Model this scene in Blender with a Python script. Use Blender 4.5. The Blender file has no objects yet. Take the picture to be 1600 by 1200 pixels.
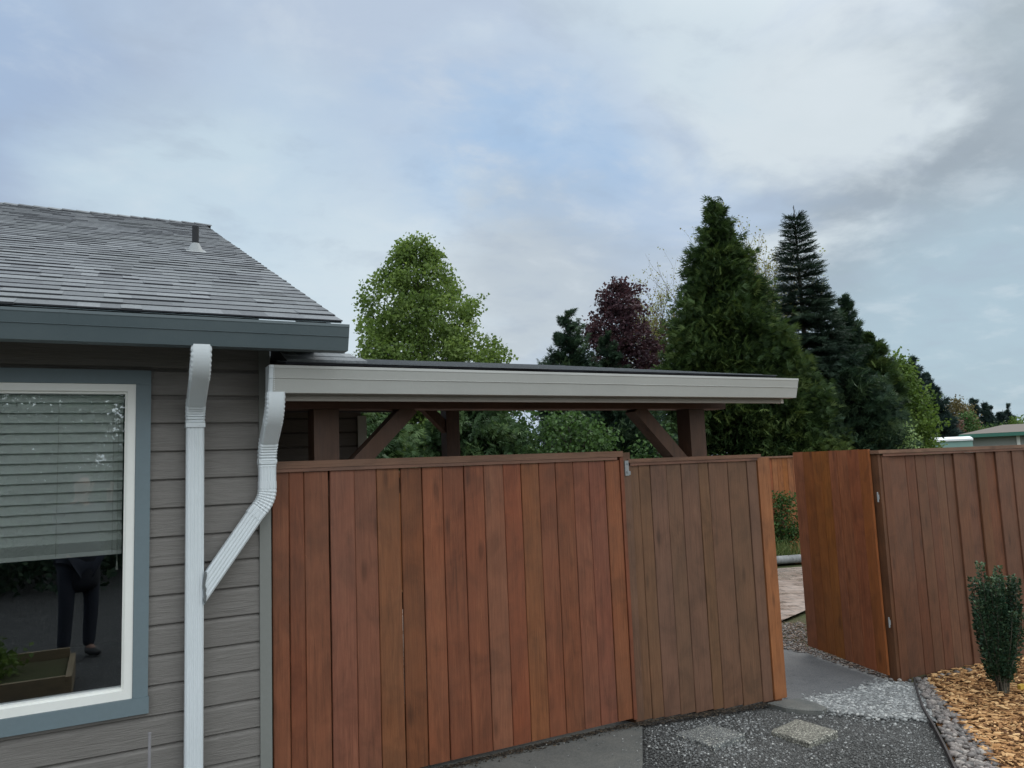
import bpy, math, random
import numpy as np
from mathutils import Vector, Matrix
from mathutils.geometry import delaunay_2d_cdt
C = bpy.context.scene
COL = C.collection
PI = math.pi

# ---------------------------------------------------------------- camera
cam_d = bpy.data.cameras.new('camera')
cam = bpy.data.objects.new('camera', cam_d); COL.objects.link(cam)
cam_d.sensor_width = 36; cam_d.lens = 27.0; cam_d.clip_start = 0.05; cam_d.clip_end = 3000
R_ = Vector((0.88427107, -0.46526648, -0.03989706))
U_ = Vector((-0.01522751, -0.11412169, 0.99335007))
F_ = Vector((0.46672561, 0.8777832, 0.10799936))
m = Matrix((R_, U_, -F_)).transposed().to_4x4(); m.translation = (0, 0, 1.72)
cam.matrix_world = m
C.camera = cam
C.view_settings.view_transform = 'Standard'; C.view_settings.look = 'None'
C.view_settings.exposure = 0.06; C.view_settings.gamma = 1.0
C.cycles.max_bounces = 8; C.cycles.transparent_max_bounces = 16

# ---------------------------------------------------------------- world: veiled sky with broken cloud
SUN_AZ, SUN_EL = math.radians(62), math.radians(48)
W = bpy.data.worlds.new('World'); C.world = W; W.use_nodes = True
nt = W.node_tree; nt.nodes.clear()
def N(t, **k):
    n = nt.nodes.new(t)
    for a, b in k.items(): setattr(n, a, b)
    return n
def LK(a, b): nt.links.new(a, b)
tc = N('ShaderNodeTexCoord')
sky = N('ShaderNodeTexSky', sky_type='NISHITA', sun_disc=False)
sky.sun_elevation = SUN_EL; sky.sun_rotation = SUN_AZ; sky.air_density = 1.2; sky.dust_density = 2.0
nrm = N('ShaderNodeVectorMath', operation='NORMALIZE'); LK(tc.outputs['Generated'], nrm.inputs[0])
D = nrm.outputs[0]
sep = N('ShaderNodeSeparateXYZ'); LK(D, sep.inputs[0])
def M(op, a, b=None, c=None, clamp=False):
    n = N('ShaderNodeMath', operation=op); n.use_clamp = clamp
    for i, v in enumerate((a, b, c)):
        if v is None: continue
        if isinstance(v, (int, float)): n.inputs[i].default_value = v
        else: LK(v, n.inputs[i])
    return n.outputs[0]
zz = M('ADD', M('MAXIMUM', sep.outputs[2], 0.0), 0.22)
cmb = N('ShaderNodeCombineXYZ'); LK(M('DIVIDE', sep.outputs[0], zz), cmb.inputs[0]); LK(M('DIVIDE', sep.outputs[1], zz), cmb.inputs[1])
def noise(scale, detail=6, rough=0.55, dist=0.0, off=(0, 0, 0), sc=(1, 1, 1)):
    mp = N('ShaderNodeMapping'); LK(cmb.outputs[0], mp.inputs[0]); mp.inputs['Location'].default_value = off; mp.inputs['Scale'].default_value = sc
    n = N('ShaderNodeTexNoise'); LK(mp.outputs[0], n.inputs['Vector'])
    n.inputs['Scale'].default_value = scale; n.inputs['Detail'].default_value = detail
    n.inputs['Roughness'].default_value = rough; n.inputs['Distortion'].default_value = dist
    return n.outputs['Fac']
def smooth(v, a, b):
    n = N('ShaderNodeMapRange', interpolation_type='SMOOTHSTEP'); LK(v, n.inputs[0])
    n.inputs[1].default_value = a; n.inputs[2].default_value = b
    return n.outputs[0]
def mixc(f, a, b):
    n = N('ShaderNodeMix', data_type='RGBA')
    if isinstance(f, float): n.inputs[0].default_value = f
    else: LK(f, n.inputs[0])
    for i, v in ((6, a), (7, b)):
        if isinstance(v, tuple): n.inputs[i].default_value = (*v, 1)
        else: LK(v, n.inputs[i])
    return n.outputs[2]
warp = noise(1.6, 4, 0.6, 0.3, (7, 2, 0))
big = noise(0.9, 7, 0.56, 0.4, (3.1, 1.7, 0))
mid = noise(2.0, 8, 0.56, 0.3, (1.3, 5.2, 0), (1.0, 1.15, 1))
fine = noise(4.5, 8, 0.58, 0.2, (0.3, 9.2, 0), (1, 1.2, 1))
def blob(d, w, amp=0.02):
    v = N('ShaderNodeVectorMath', operation='DOT_PRODUCT'); LK(D, v.inputs[0]); v.inputs[1].default_value = Vector(d).normalized()
    t = M('ADD', v.outputs['Value'], M('MULTIPLY', M('SUBTRACT', mid, 0.5), amp))
    return smooth(t, math.cos(math.radians(w)), math.cos(math.radians(w * 0.1)))
S = 10.0   # cloud radiances are divided by the background strength
def k(r, g, b): return (r * S, g * S, b * S)
def lin(r, g, b):
    f = lambda c: ((c / 255 + 0.055) / 1.055) ** 2.4 if c > 10 else c / 3294.6
    return (f(r) * S, f(g) * S, f(b) * S)
veil = mixc(smooth(big, 0.38, 0.62), lin(174, 194, 218), lin(190, 206, 223))
veil = mixc(smooth(mid, 0.42, 0.62), veil, lin(183, 198, 217))
# darker mauve bank upper left, pale teal light low at left
veil = mixc(M('MULTIPLY', blob((-0.05, 0.92, 0.40), 14, 0.05), 0.9), veil, lin(164, 179, 202))
veil = mixc(M('MULTIPLY', blob((-0.16, 0.86, 0.49), 14, 0.03), 0.6), veil, lin(163, 188, 219))
veil = mixc(M('MULTIPLY', blob((0.14, 0.95, 0.27), 15, 0.05), 0.9), veil, lin(199, 218, 229))
veil = mixc(M('MULTIPLY', blob((0.33, 0.92, 0.20), 14, 0.03), 0.85), veil, lin(208, 222, 230))
# right side grey-green deck
deck = mixc(smooth(mid, 0.40, 0.62), lin(149, 164, 175), lin(172, 188, 198))
rf = smooth(M('ADD', sep.outputs[0], M('MULTIPLY', M('SUBTRACT', warp, 0.5), 0.45)), 0.62, 0.80)
veil = mixc(rf, veil, deck)
veil = mixc(M('MULTIPLY', blob((0.80, 0.53, 0.275), 12, 0.05), 0.75), veil, lin(151, 163, 174))
veil = mixc(M('MULTIPLY', blob((0.86, 0.50, 0.08), 15, 0.03), 0.85), veil, lin(170, 195, 210))
veil = mixc(M('MULTIPLY', blob((0.69, 0.60, 0.42), 12.5, 0.09), 0.9), veil, lin(211, 222, 228))
veil = mixc(M('MULTIPLY', blob((0.57, 0.63, 0.53), 10, 0.06), 0.7), veil, lin(199, 215, 225))
# thin blue breaks
veil = mixc(M('MULTIPLY', M('MULTIPLY', blob((0.49, 0.80, 0.35), 10, 0.05), smooth(fine, 0.75, 0.35)), 0.95), veil, lin(158, 190, 224))
veil = mixc(M('MULTIPLY', M('MULTIPLY', blob((0.36, 0.85, 0.37), 8, 0.05), smooth(fine, 0.75, 0.35)), 0.6), veil, lin(168, 195, 224))
# grey cumulus base right of the maple, bright rim round it
veil = mixc(M('MULTIPLY', blob((0.42, 0.88, 0.20), 10, 0.06), 0.8), veil, lin(216, 227, 233))
veil = mixc(M('MULTIPLY', blob((0.50, 0.83, 0.24), 10, 0.035), 0.75), veil, lin(178, 189, 199))
# broken cumulus texture
veil = mixc(M('MULTIPLY', smooth(fine, 0.50, 0.72), 0.30), veil, lin(214, 224, 231))
veil = mixc(M('MULTIPLY', smooth(fine, 0.50, 0.30), 0.30), veil, lin(160, 174, 193))
# keep the Sky Texture as the light above and behind, under the cloud
comb = mixc(0.94, sky.outputs[0], veil)
zen = N('ShaderNodeMix', data_type='RGBA', blend_type='MULTIPLY'); zen.inputs[0].default_value = 1
LK(comb, zen.inputs[6]); gain = mixc(smooth(M('ADD', sep.outputs[2], M('MULTIPLY', sep.outputs[1], -0.5)), 0.16, 0.75), (1.0, 1.0, 1.0), (3.5, 3.1, 2.62)); LK(gain, zen.inputs[7]); comb = zen.outputs[2]
below = smooth(sep.outputs[2], -0.02, -0.08)
comb = mixc(below, comb, k(0.10, 0.11, 0.10))
bg = N('ShaderNodeBackground'); bg.inputs['Strength'].default_value = 0.1; LK(comb, bg.inputs['Color'])
wo = N('ShaderNodeOutputWorld'); LK(bg.outputs[0], wo.inputs[0])
W.cycles.sampling_method = 'AUTOMATIC'

sd = bpy.data.lights.new('sun', 'SUN'); sd.energy = 0.9; sd.angle = math.radians(25); sd.color = (1, 0.95, 0.88)
so = bpy.data.objects.new('sun', sd); COL.objects.link(so)
sv = Vector((math.sin(SUN_AZ) * math.cos(SUN_EL), math.cos(SUN_AZ) * math.cos(SUN_EL), math.sin(SUN_EL)))
so.rotation_euler = sv.to_track_quat('Z', 'Y').to_euler()

# ---------------------------------------------------------------- materials
class Mat:
    def __init__(s, name, rough=0.7, spec=0.5, metal=0.0):
        s.m = bpy.data.materials.new(name); s.m.use_nodes = True
        s.t = s.m.node_tree; s.b = s.t.nodes['Principled BSDF']; s.o = s.t.nodes['Material Output']
        s.b.inputs['Roughness'].default_value = rough; s.b.inputs['Metallic'].default_value = metal
        s.b.inputs['Specular IOR Level'].default_value = spec
        s.tc = s.n('ShaderNodeTexCoord')
    def n(s, t, **k):
        x = s.t.nodes.new(t)
        for a, b in k.items(): setattr(x, a, b)
        return x
    def l(s, a, b): s.t.links.new(a, b)
    def put(s, sock, v):
        if isinstance(v, (int, float)): sock.default_value = v
        elif isinstance(v, tuple): sock.default_value = (*v, 1) if len(v) == 3 and sock.type == 'RGBA' else v
        else: s.l(v, sock)
    def coord(s, sc=(1, 1, 1), off=(0, 0, 0), rot=(0, 0, 0)):
        mp = s.n('ShaderNodeMapping'); s.l(s.tc.outputs['Object'], mp.inputs[0])
        mp.inputs['Scale'].default_value = sc; mp.inputs['Location'].default_value = off; mp.inputs['Rotation'].default_value = rot
        return mp.outputs[0]
    def noise(s, scale, detail=4, rough=0.6, dist=0, vec=None, out='Fac'):
        x = s.n('ShaderNodeTexNoise'); s.l(vec or s.tc.outputs['Object'], x.inputs['Vector'])
        x.inputs['Scale'].default_value = scale; x.inputs['Detail'].default_value = detail
        x.inputs['Roughness'].default_value = rough; x.inputs['Distortion'].default_value = dist
        return x.outputs[out]
    def voro(s, scale, vec=None, feature='F1', out='Distance', rnd=1.0):
        x = s.n('ShaderNodeTexVoronoi', feature=feature); s.l(vec or s.tc.outputs['Object'], x.inputs['Vector'])
        x.inputs['Scale'].default_value = scale; x.inputs['Randomness'].default_value = rnd
        return x.outputs[out]
    def ramp(s, v, *st):
        x = s.n('ShaderNodeValToRGB'); s.l(v, x.inputs[0]); e = x.color_ramp.elements
        while len(e) < len(st): e.new(0.5)
        for i, (p, c) in enumerate(st):
            e[i].position = p; e[i].color = (*c, 1) if isinstance(c, tuple) else (c, c, c, 1)
        return x.outputs[0]
    def mix(s, f, a, b, mode='MIX'):
        x = s.n('ShaderNodeMix', data_type='RGBA', blend_type=mode)
        s.put(x.inputs[0], f); s.put(x.inputs[6], a); s.put(x.inputs[7], b); return x.outputs[2]
    def math(s, op, a, b=0.0, clamp=False):
        x = s.n('ShaderNodeMath', operation=op); x.use_clamp = clamp; s.put(x.inputs[0], a); s.put(x.inputs[1], b); return x.outputs[0]
    def attr(s, name, out='Fac'):
        x = s.n('ShaderNodeAttribute'); x.attribute_name = name; return x.outputs[out]
    def color(s, v): s.put(s.b.inputs['Base Color'], v); return s
    def bump(s, h, strength=0.5, dist=0.01):
        x = s.n('ShaderNodeBump'); x.inputs['Strength'].default_value = strength; x.inputs['Distance'].default_value = dist
        s.l(h, x.inputs['Height']); s.l(x.outputs[0], s.b.inputs['Normal']); return s

def paint(name, col, rough=0.45, var=0.12, dirt=0.15, dcol=(0.12, 0.11, 0.09), bs=0.15):
    q = Mat(name, rough)
    n1 = q.noise(3.0, 5, 0.6); n2 = q.noise(45, 4, 0.7)
    c = q.mix(q.math('MULTIPLY', q.ramp(n1, (0.45, 0.0), (0.75, 1.0)), dirt), col, dcol)
    c = q.mix(var, c, q.ramp(n2, (0.3, tuple(x * 0.7 for x in col)), (0.7, tuple(min(1, x * 1.25) for x in col))))
    q.color(c); q.bump(n2, bs, 0.003)
    q.put(q.b.inputs['Roughness'], q.math('ADD', q.math('MULTIPLY', n1, 0.25), rough - 0.1))
    return q.m

def wood(name, dark, mid_, light, grey=(0.12, 0.09, 0.075), greyamt=0.3, rough=0.55, vertical=True):
    q = Mat(name, rough, 0.35)
    tint = q.attr('tint')
    # every board shifts the grain so neighbours differ
    off = q.n('ShaderNodeCombineXYZ'); q.l(q.math('MULTIPLY', tint, 37.0), off.inputs[1 if vertical else 2])
    def co(sc):
        v = q.n('ShaderNodeVectorMath', operation='ADD'); q.l(q.tc.outputs['Object'], v.inputs[0]); q.l(off.outputs[0], v.inputs[1])
        mp = q.n('ShaderNodeMapping'); q.l(v.outputs[0], mp.inputs[0]); mp.inputs['Scale'].default_value = sc; return mp.outputs[0]
    g = (28, 28, 1.3) if vertical else (1.3, 28, 28)
    g2 = (5, 5, 0.9) if vertical else (0.9, 5, 5)
    grain = q.noise(2.2, 7, 0.65, 1.2, co(g))
    blot = q.noise(1.6, 5, 0.6, 0.4, co(g2))
    big_ = q.noise(1.1, 4, 0.6, 0.0, q.coord())
    c = q.ramp(grain, (0.25, dark), (0.5, mid_), (0.78, light))
    c = q.mix(q.ramp(blot, (0.36, 0.0), (0.66, 0.6)), c, mid_)
    wst = q.noise(2.6, 5, 0.6, 0.6, co((2.2, 2.2, 1.6) if vertical else (1.6, 2.2, 2.2)))
    c = q.mix(1.0, c, q.ramp(wst, (0.36, 0.78), (0.5, 1.0), (0.66, 1.15)), 'MULTIPLY')
    c = q.mix(q.math('MULTIPLY', q.ramp(big_, (0.35, 0.0), (0.7, 1.0)), greyamt), c, grey)
    # board-to-board stain difference
    t2 = q.ramp(tint, (0.0, 0.84), (0.5, 1.0), (1.0, 1.16))
    c = q.mix(1.0, c, t2, 'MULTIPLY')
    hue = q.n('ShaderNodeHueSaturation'); q.l(c, hue.inputs['Color'])
    h3 = q.math('FRACT', q.math('MULTIPLY', tint, 17.3))
    q.l(q.math('ADD', q.math('MULTIPLY', h3, 0.014), 0.493), hue.inputs['Hue'])
    q.l(q.math('ADD', q.math('MULTIPLY', q.math('FRACT', q.math('MULTIPLY', tint, 5.7)), 0.10), 0.95), hue.inputs['Saturation'])
    c = hue.outputs[0]
    # knots
    kv = q.voro(1.0, co((7, 7, 2.1) if vertical else (2.1, 7, 7)))
    knot = q.ramp(kv, (0.06, 1.0), (0.17, 0.0))
    c = q.mix(q.math('MULTIPLY', knot, 0.5), c, tuple(x * 0.45 for x in dark))
    # pale nicks where the stain has scuffed off
    nick = q.ramp(q.noise(9, 6, 0.75, 0.5, co((3, 3, 1)) ), (0.70, 0.0), (0.76, 1.0))
    c = q.mix(q.math('MULTIPLY', nick, 0.35), c, tuple(min(1, x * 1.9) for x in light))
    q.color(c); q.bump(grain, 0.45, 0.004)
    q.put(q.b.inputs['Roughness'], q.math('ADD', q.math('MULTIPLY', blot, 0.35), rough - 0.15))
    return q.m

def leafmat(name, dark, mid_, light, trans=0.35, rough=0.55):
    q = Mat(name, rough, 0.25)
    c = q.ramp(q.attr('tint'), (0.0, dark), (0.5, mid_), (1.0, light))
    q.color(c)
    tr = q.n('ShaderNodeBsdfTranslucent'); q.l(q.mix(0.5, c, q.mix(1.0, c, (1.0, 1.0, 0.45), 'MULTIPLY')), tr.inputs[0])
    mx = q.n('ShaderNodeMixShader'); mx.inputs[0].default_value = trans
    q.l(q.b.outputs[0], mx.inputs[1]); q.l(tr.outputs[0], mx.inputs[2]); q.l(mx.outputs[0], q.o.inputs[0])
    return q.m

def bark(name, a, b):
    q = Mat(name, 0.9, 0.2); n = q.noise(14, 6, 0.7, 0.5, q.coord((1, 1, 0.25)))
    q.color(q.ramp(n, (0.3, a), (0.7, b))); q.bump(n, 0.7, 0.02); return q.m

# siding: grey lap boards with embossed wood grain
q = Mat('siding_paint', 0.62, 0.35)
g = q.noise(1.0, 6, 0.62, 1.6, q.coord((5, 1, 75)))
g2 = q.noise(1.0, 3, 0.5, 0.8, q.coord((1.2, 1, 14)))
c = q.ramp(q.noise(1.4, 4), (0.3, (0.160, 0.147, 0.133)), (0.7, (0.190, 0.176, 0.160)))
c = q.mix(0.22, c, q.ramp(g, (0.35, (0.10, 0.093, 0.09)), (0.65, (0.25, 0.235, 0.225))))
q.color(c); q.bump(q.math('ADD', g, g2), 0.75, 0.006); MSID = q.m
MTRIM = paint('trim_blue_grey', (0.135, 0.180, 0.200), 0.5, 0.1, 0.12)
MCORN = paint('corner_paint', (0.185, 0.19, 0.175), 0.55, 0.1, 0.12)
MGUT = paint('slate_gutter_paint', (0.085, 0.112, 0.122), 0.38, 0.06, 0.12, (0.2, 0.22, 0.22))
MPGUT = paint('clay_gutter_paint', (0.44, 0.44, 0.415), 0.35, 0.05, 0.22, (0.26, 0.26, 0.24))
MPGL = paint('fascia_tan', (0.30, 0.27, 0.235), 0.5, 0.1, 0.25)
MWHITE = paint('white_downspout_paint', (0.66, 0.70, 0.72), 0.32, 0.05, 0.22, (0.5, 0.53, 0.54))
MVINYL = paint('white_vinyl', (0.80, 0.80, 0.76), 0.35, 0.04, 0.15, (0.5, 0.48, 0.42))
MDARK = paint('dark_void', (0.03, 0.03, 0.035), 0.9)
MSOF = paint('soffit_paint', (0.11, 0.11, 0.13), 0.8)
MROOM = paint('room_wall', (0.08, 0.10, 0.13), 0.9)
MVENT = paint('black_abs_pipe', (0.018, 0.019, 0.022), 0.85)
MGALV = paint('galvanised', (0.26, 0.275, 0.28), 0.6, 0.2, 0.3, (0.3, 0.3, 0.3))
MBLIND = paint('blind_slat', (0.78, 0.82, 0.79), 0.5, 0.03, 0.05)
MCORD = paint('blind_cord', (0.55, 0.57, 0.53), 0.7)
q = Mat('window_glass', 0.02)
fr = q.n('ShaderNodeFresnel'); fr.inputs[0].default_value = 1.5
tr = q.n('ShaderNodeBsdfTransparent'); tr.inputs[0].default_value = (0.85, 0.87, 0.86, 1)
gl = q.n('ShaderNodeBsdfGlossy'); gl.inputs['Roughness'].default_value = 0.0; gl.inputs[0].default_value = (0.9, 0.96, 1.0, 1)
mx = q.n('ShaderNodeMixShader'); q.l(q.math('MULTIPLY', fr.outputs[0], 5.0, True), mx.inputs[0]); q.l(tr.outputs[0], mx.inputs[1]); q.l(gl.outputs[0], mx.inputs[2]); q.l(mx.outputs[0], q.o.inputs[0])
MGLASS = q.m

q = Mat('roof_shingle', 0.88, 0.3)
gr = q.noise(75, 6, 0.85); st = q.noise(1.3, 5, 0.6)
tt = q.ramp(q.attr('tint'), (0.0, (0.012, 0.012, 0.02)), (0.12, (0.045, 0.046, 0.055)), (0.5, (0.168, 0.180, 0.192)), (1.0, (0.315, 0.332, 0.345)))
c = q.mix(1.0, tt, q.ramp(gr, (0.3, (0.6, 0.6, 0.62)), (0.72, (1.35, 1.35, 1.33))), 'MULTIPLY')
c = q.mix(q.math('MULTIPLY', q.ramp(st, (0.45, 0.0), (0.7, 1.0)), 0.2), c, (0.07, 0.08, 0.07))
q.color(c); q.bump(gr, 0.5, 0.003); MROOF = q.m

MW1 = wood('fence_stain_red', (0.085, 0.031, 0.013), (0.188, 0.062, 0.028), (0.255, 0.098, 0.044), (0.125, 0.068, 0.042), 0.4)
MW2 = wood('fence_stain_faded', (0.075, 0.038, 0.022), (0.138, 0.066, 0.036), (0.174, 0.088, 0.050), (0.106, 0.062, 0.038), 0.5)
MW3 = wood('gate_stain_fresh', (0.12, 0.034, 0.010), (0.24, 0.076, 0.022), (0.35, 0.13, 0.045), (0.15, 0.06, 0.03), 0.3)
MW4 = wood('fence_stain_brown', (0.062, 0.028, 0.016), (0.128, 0.053, 0.026), (0.178, 0.080, 0.039), (0.088, 0.051, 0.031), 0.5)
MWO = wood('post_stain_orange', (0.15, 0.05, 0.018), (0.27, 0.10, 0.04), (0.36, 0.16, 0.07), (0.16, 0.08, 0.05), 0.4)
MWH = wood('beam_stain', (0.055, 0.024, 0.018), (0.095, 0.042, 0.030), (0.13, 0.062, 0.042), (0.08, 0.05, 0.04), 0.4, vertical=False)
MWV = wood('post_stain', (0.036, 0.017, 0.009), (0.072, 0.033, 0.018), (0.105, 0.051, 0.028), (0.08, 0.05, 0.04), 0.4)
MCAP = wood('cap_stain', (0.10, 0.045, 0.028), (0.17, 0.08, 0.048), (0.25, 0.125, 0.08), (0.13, 0.09, 0.07), 0.4, vertical=False)
MTIMB = wood('bed_timber', (0.12, 0.09, 0.05), (0.24, 0.18, 0.11), (0.34, 0.26, 0.17), (0.2, 0.18, 0.13), 0.4, vertical=False)

# ---------------------------------------------------------------- mesh helpers
class MB:
    def __init__(s): s.v = []; s.f = []; s.t = []; s.n = 0
    def add(s, verts, faces, tint=0.5):
        b = s.n
        s.v.extend([tuple(p) for p in verts]); s.t.extend([tint] * len(verts)); s.n += len(verts)
        s.f.extend([tuple(i + b for i in f) for f in faces])
    def box(s, x0, x1, y0, y1, z0, z1, tint=0.5):
        s.add([(x0, y0, z0), (x1, y0, z0), (x1, y1, z0), (x0, y1, z0), (x0, y0, z1), (x1, y0, z1), (x1, y1, z1), (x0, y1, z1)],
              [(0, 3, 2, 1), (4, 5, 6, 7), (0, 1, 5, 4), (1, 2, 6, 5), (2, 3, 7, 6), (3, 0, 4, 7)], tint)
    def prism(s, poly, a, b, tint=0.5):
        """poly: list of 3-D points (one end), swept by vector b-a"""
        d = Vector(b) - Vector(a); n = len(poly)
        p = [Vector(x) for x in poly]
        s.add(p + [x + d for x in p], [tuple(range(n - 1, -1, -1)), tuple(range(n, 2 * n))] + [(i, (i + 1) % n, n + (i + 1) % n, n + i) for i in range(n)], tint)
    def beam(s, a, b, w, h, up=(0, 0, 1), tint=0.5):
        a = Vector(a); b = Vector(b); t = (b - a).normalized(); sx = t.cross(Vector(up)).normalized(); u = sx.cross(t)
        P = [sx * i * w / 2 + u * j * h / 2 for i, j in ((-1, -1), (1, -1), (1, 1), (-1, 1))]
        s.add([a + p for p in P] + [b + p for p in P], [(3, 2, 1, 0), (4, 5, 6, 7)] + [(i, (i + 1) % 4, 4 + (i + 1) % 4, 4 + i) for i in range(4)], tint)
    def tube(s, pts, rads, k=6, tint=0.5, cap=True):
        pts = [Vector(p) for p in pts]; vs = []; n = len(pts)
        ref = Vector((0.13, 0.97, 0.2))
        for i, p in enumerate(pts):
            t = (pts[min(i + 1, n - 1)] - pts[max(i - 1, 0)]).normalized()
            x = t.cross(ref)
            if x.length < 0.1: x = t.cross(Vector((1, 0, 0)))
            x.normalize(); y = t.cross(x)
            r = rads[i] if not isinstance(rads, (int, float)) else rads
            for j in range(k): a = 2 * PI * j / k; vs.append(p + (x * math.cos(a) + y * math.sin(a)) * r)
        fs = [(i * k + j, i * k + (j + 1) % k, (i + 1) * k + (j + 1) % k, (i + 1) * k + j) for i in range(n - 1) for j in range(k)]
        if cap: fs += [tuple(range(k - 1, -1, -1)), tuple((n - 1) * k + j for j in range(k))]
        s.add(vs, fs, tint)
    def build(s, name, mat, parent=None, smooth=False, at=None):
        o_ = Vector(parent['_o']) if parent is not None and '_o' in parent else (Vector(at) if at else Vector((0, 0, 0)))
        V = np.array(s.v, dtype=np.float64).reshape(-1, 3) - np.array(o_)
        me = bpy.data.meshes.new(name)
        me.from_pydata(V.tolist(), [], s.f); me.update()
        at_ = me.attributes.new('tint', 'FLOAT', 'POINT'); at_.data.foreach_set('value', np.array(s.t, dtype=np.float32))
        return finish(name, me, mat, parent, smooth, o_)

def finish(name, me, mat, parent, smooth, o_):
    me.materials.append(mat)
    if smooth: me.polygons.foreach_set('use_smooth', [True] * len(me.polygons))
    o = bpy.data.objects.new(name, me); COL.objects.link(o)
    if parent is not None: o.parent = parent; o['_o'] = parent['_o'] if '_o' in parent else (0, 0, 0)
    else: o.location = o_; o['_o'] = tuple(o_)
    return o

def arr_mesh(name, V, Fc, T, mat, parent=None, smooth=False, at=None):
    """fast build: V (n,3), Fc (m,k) fixed k, T (n,) tint"""
    o_ = Vector(parent['_o']) if parent is not None else Vector(at or (0, 0, 0))
    V = np.asarray(V, dtype=np.float64) - np.array(o_); Fc = np.asarray(Fc, dtype=np.int32)
    me = bpy.data.meshes.new(name); kf = Fc.shape[1]
    me.vertices.add(len(V)); me.vertices.foreach_set('co', V.astype(np.float32).ravel())
    me.loops.add(Fc.size); me.loops.foreach_set('vertex_index', Fc.ravel())
    me.polygons.add(len(Fc)); me.polygons.foreach_set('loop_start', np.arange(0, Fc.size, kf, dtype=np.int32))
    me.polygons.foreach_set('loop_total', np.full(len(Fc), kf, dtype=np.int32))
    me.update(calc_edges=True)
    a = me.attributes.new('tint', 'FLOAT', 'POINT'); a.data.foreach_set('value', np.asarray(T, dtype=np.float32))
    return finish(name, me, mat, parent, smooth, o_)

def thing(name, label, cat, loc=(0, 0, 0), group=None):
    o = bpy.data.objects.new(name, None); COL.objects.link(o); o.location = loc; o['_o'] = tuple(loc)
    o.empty_display_size = 0.2
    return tag(o, label, cat, group)
def tag(o, label=None, cat=None, group=None, kind=None):
    if label: o['label'] = label
    if cat: o['category'] = cat
    if group: o['group'] = group
    if kind: o['kind'] = kind
    return o

def gz(x):
    return float(np.interp(x, [-60, 2.9, 4.4, 5.8, 7.4, 10, 600], [0.05, 0.05, -0.05, -0.12, -0.17, -0.20, -0.20]))

def sheet(name, poly, off, spacing, amp, mat, seed=0, kind='structure', nfreq=3.0, parent=None, fn=None):
    """a draped sheet following the ground, from a world-space outline"""
    rng = random.Random(seed)
    P = [Vector((p[0], p[1])) for p in poly]
    xs = [p.x for p in P]; ys = [p.y for p in P]
    pts = []; n = len(P)
    for i in range(n):
        a, b = P[i], P[(i + 1) % n]; kk = max(1, int((b - a).length / spacing))
        for j in range(kk): pts.append(a.lerp(b, j / kk))
    nb = len(pts); edges = [(i, (i + 1) % nb) for i in range(nb)]
    def inside(x, y):
        c = False; j = n - 1
        for i in range(n):
            if (P[i].y > y) != (P[j].y > y) and x < (P[j].x - P[i].x) * (y - P[i].y) / (P[j].y - P[i].y) + P[i].x: c = not c
            j = i
        return c
    x = min(xs) + spacing / 2
    while x < max(xs):
        y = min(ys) + spacing / 2
        while y < max(ys):
            xx, yy = x + rng.uniform(-.3, .3) * spacing, y + rng.uniform(-.3, .3) * spacing
            if inside(xx, yy): pts.append(Vector((xx, yy)))
            y += spacing
        x += spacing
    v, e, f, *_ = delaunay_2d_cdt(pts, edges, [], 1, 1e-5)
    from mathutils import noise as mn
    V = []
    for p in v:
        h = gz(p.x) + off + (amp * mn.noise(Vector((p.x * nfreq, p.y * nfreq, seed))) if amp else 0)
        if fn: h += fn(p.x, p.y)
        V.append((p.x, p.y, h))
    mb = MB(); mb.add(V, [tuple(q) for q in f]); o = mb.build(name, mat, parent, smooth=amp > 0)
    if kind: o['kind'] = kind
    return o
def inpoly(P, x, y):
    c = np.zeros(len(x), bool); n = len(P); j = n - 1
    for i in range(n):
        xi, yi = P[i]; xj, yj = P[j]
        if yi != yj:
            c ^= ((yi > y) != (yj > y)) & (x < (xj - xi) * (y - yi) / (yj - yi) + xi)
        j = i
    return c

# ---------------------------------------------------------------- ground
q = Mat('soil_grass', 0.95, 0.1)
n = q.noise(0.8, 6, 0.65); n2 = q.noise(22, 5, 0.7)
q.color(q.mix(0.4, q.ramp(n, (0.35, (0.045, 0.07, 0.02)), (0.65, (0.10, 0.085, 0.055))), q.ramp(n2, (0.3, (0.02, 0.03, 0.012)), (0.7, (0.12, 0.12, 0.06)))))
q.bump(n2, 0.8, 0.03); MSOIL = q.m
mb = MB(); xs = [-1500, -60, 2.9, 4.4, 5.8, 7.4, 10, 40, 1500]; ys = [-1500, -20, 0, 5, 12, 40, 1500]
V = [(x, y, (gz(x)) - 0.03) for x in xs for y in ys]; ny = len(ys)
mb.add(V, [(i * ny + j, (i + 1) * ny + j, (i + 1) * ny + j + 1, i * ny + j + 1) for i in range(len(xs) - 1) for j in range(ny - 1)])
tag(mb.build('ground', MSOIL), kind='structure')

q = Mat('asphalt_fines', 0.85, 0.35)
a = q.noise(300, 3, 0.8); v1 = q.voro(140, out='Color'); b = q.noise(2.2, 5, 0.6)
sepc = q.n('ShaderNodeSeparateColor'); q.l(v1, sepc.inputs[0])
c = q.ramp(sepc.outputs[0], (0.0, (0.018, 0.018, 0.018)), (0.6, (0.045, 0.045, 0.044)), (0.86, (0.085, 0.085, 0.083)), (0.98, (0.28, 0.28, 0.27)))
c = q.mix(q.math('MULTIPLY', q.ramp(b, (0.4, 0.0), (0.7, 1.0)), 0.5), c, (0.035, 0.036, 0.036))
q.color(c); q.bump(q.voro(140), 0.9, 0.006); MASPH = q.m
q = Mat('concrete_old', 0.8, 0.3)
a = q.noise(120, 5, 0.75); b = q.noise(1.8, 5, 0.6)
b = q.noise(3.5, 7, 0.7, 0.5)
c = q.ramp(b, (0.35, (0.075, 0.08, 0.078)), (0.65, (0.15, 0.145, 0.13)))
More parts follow.
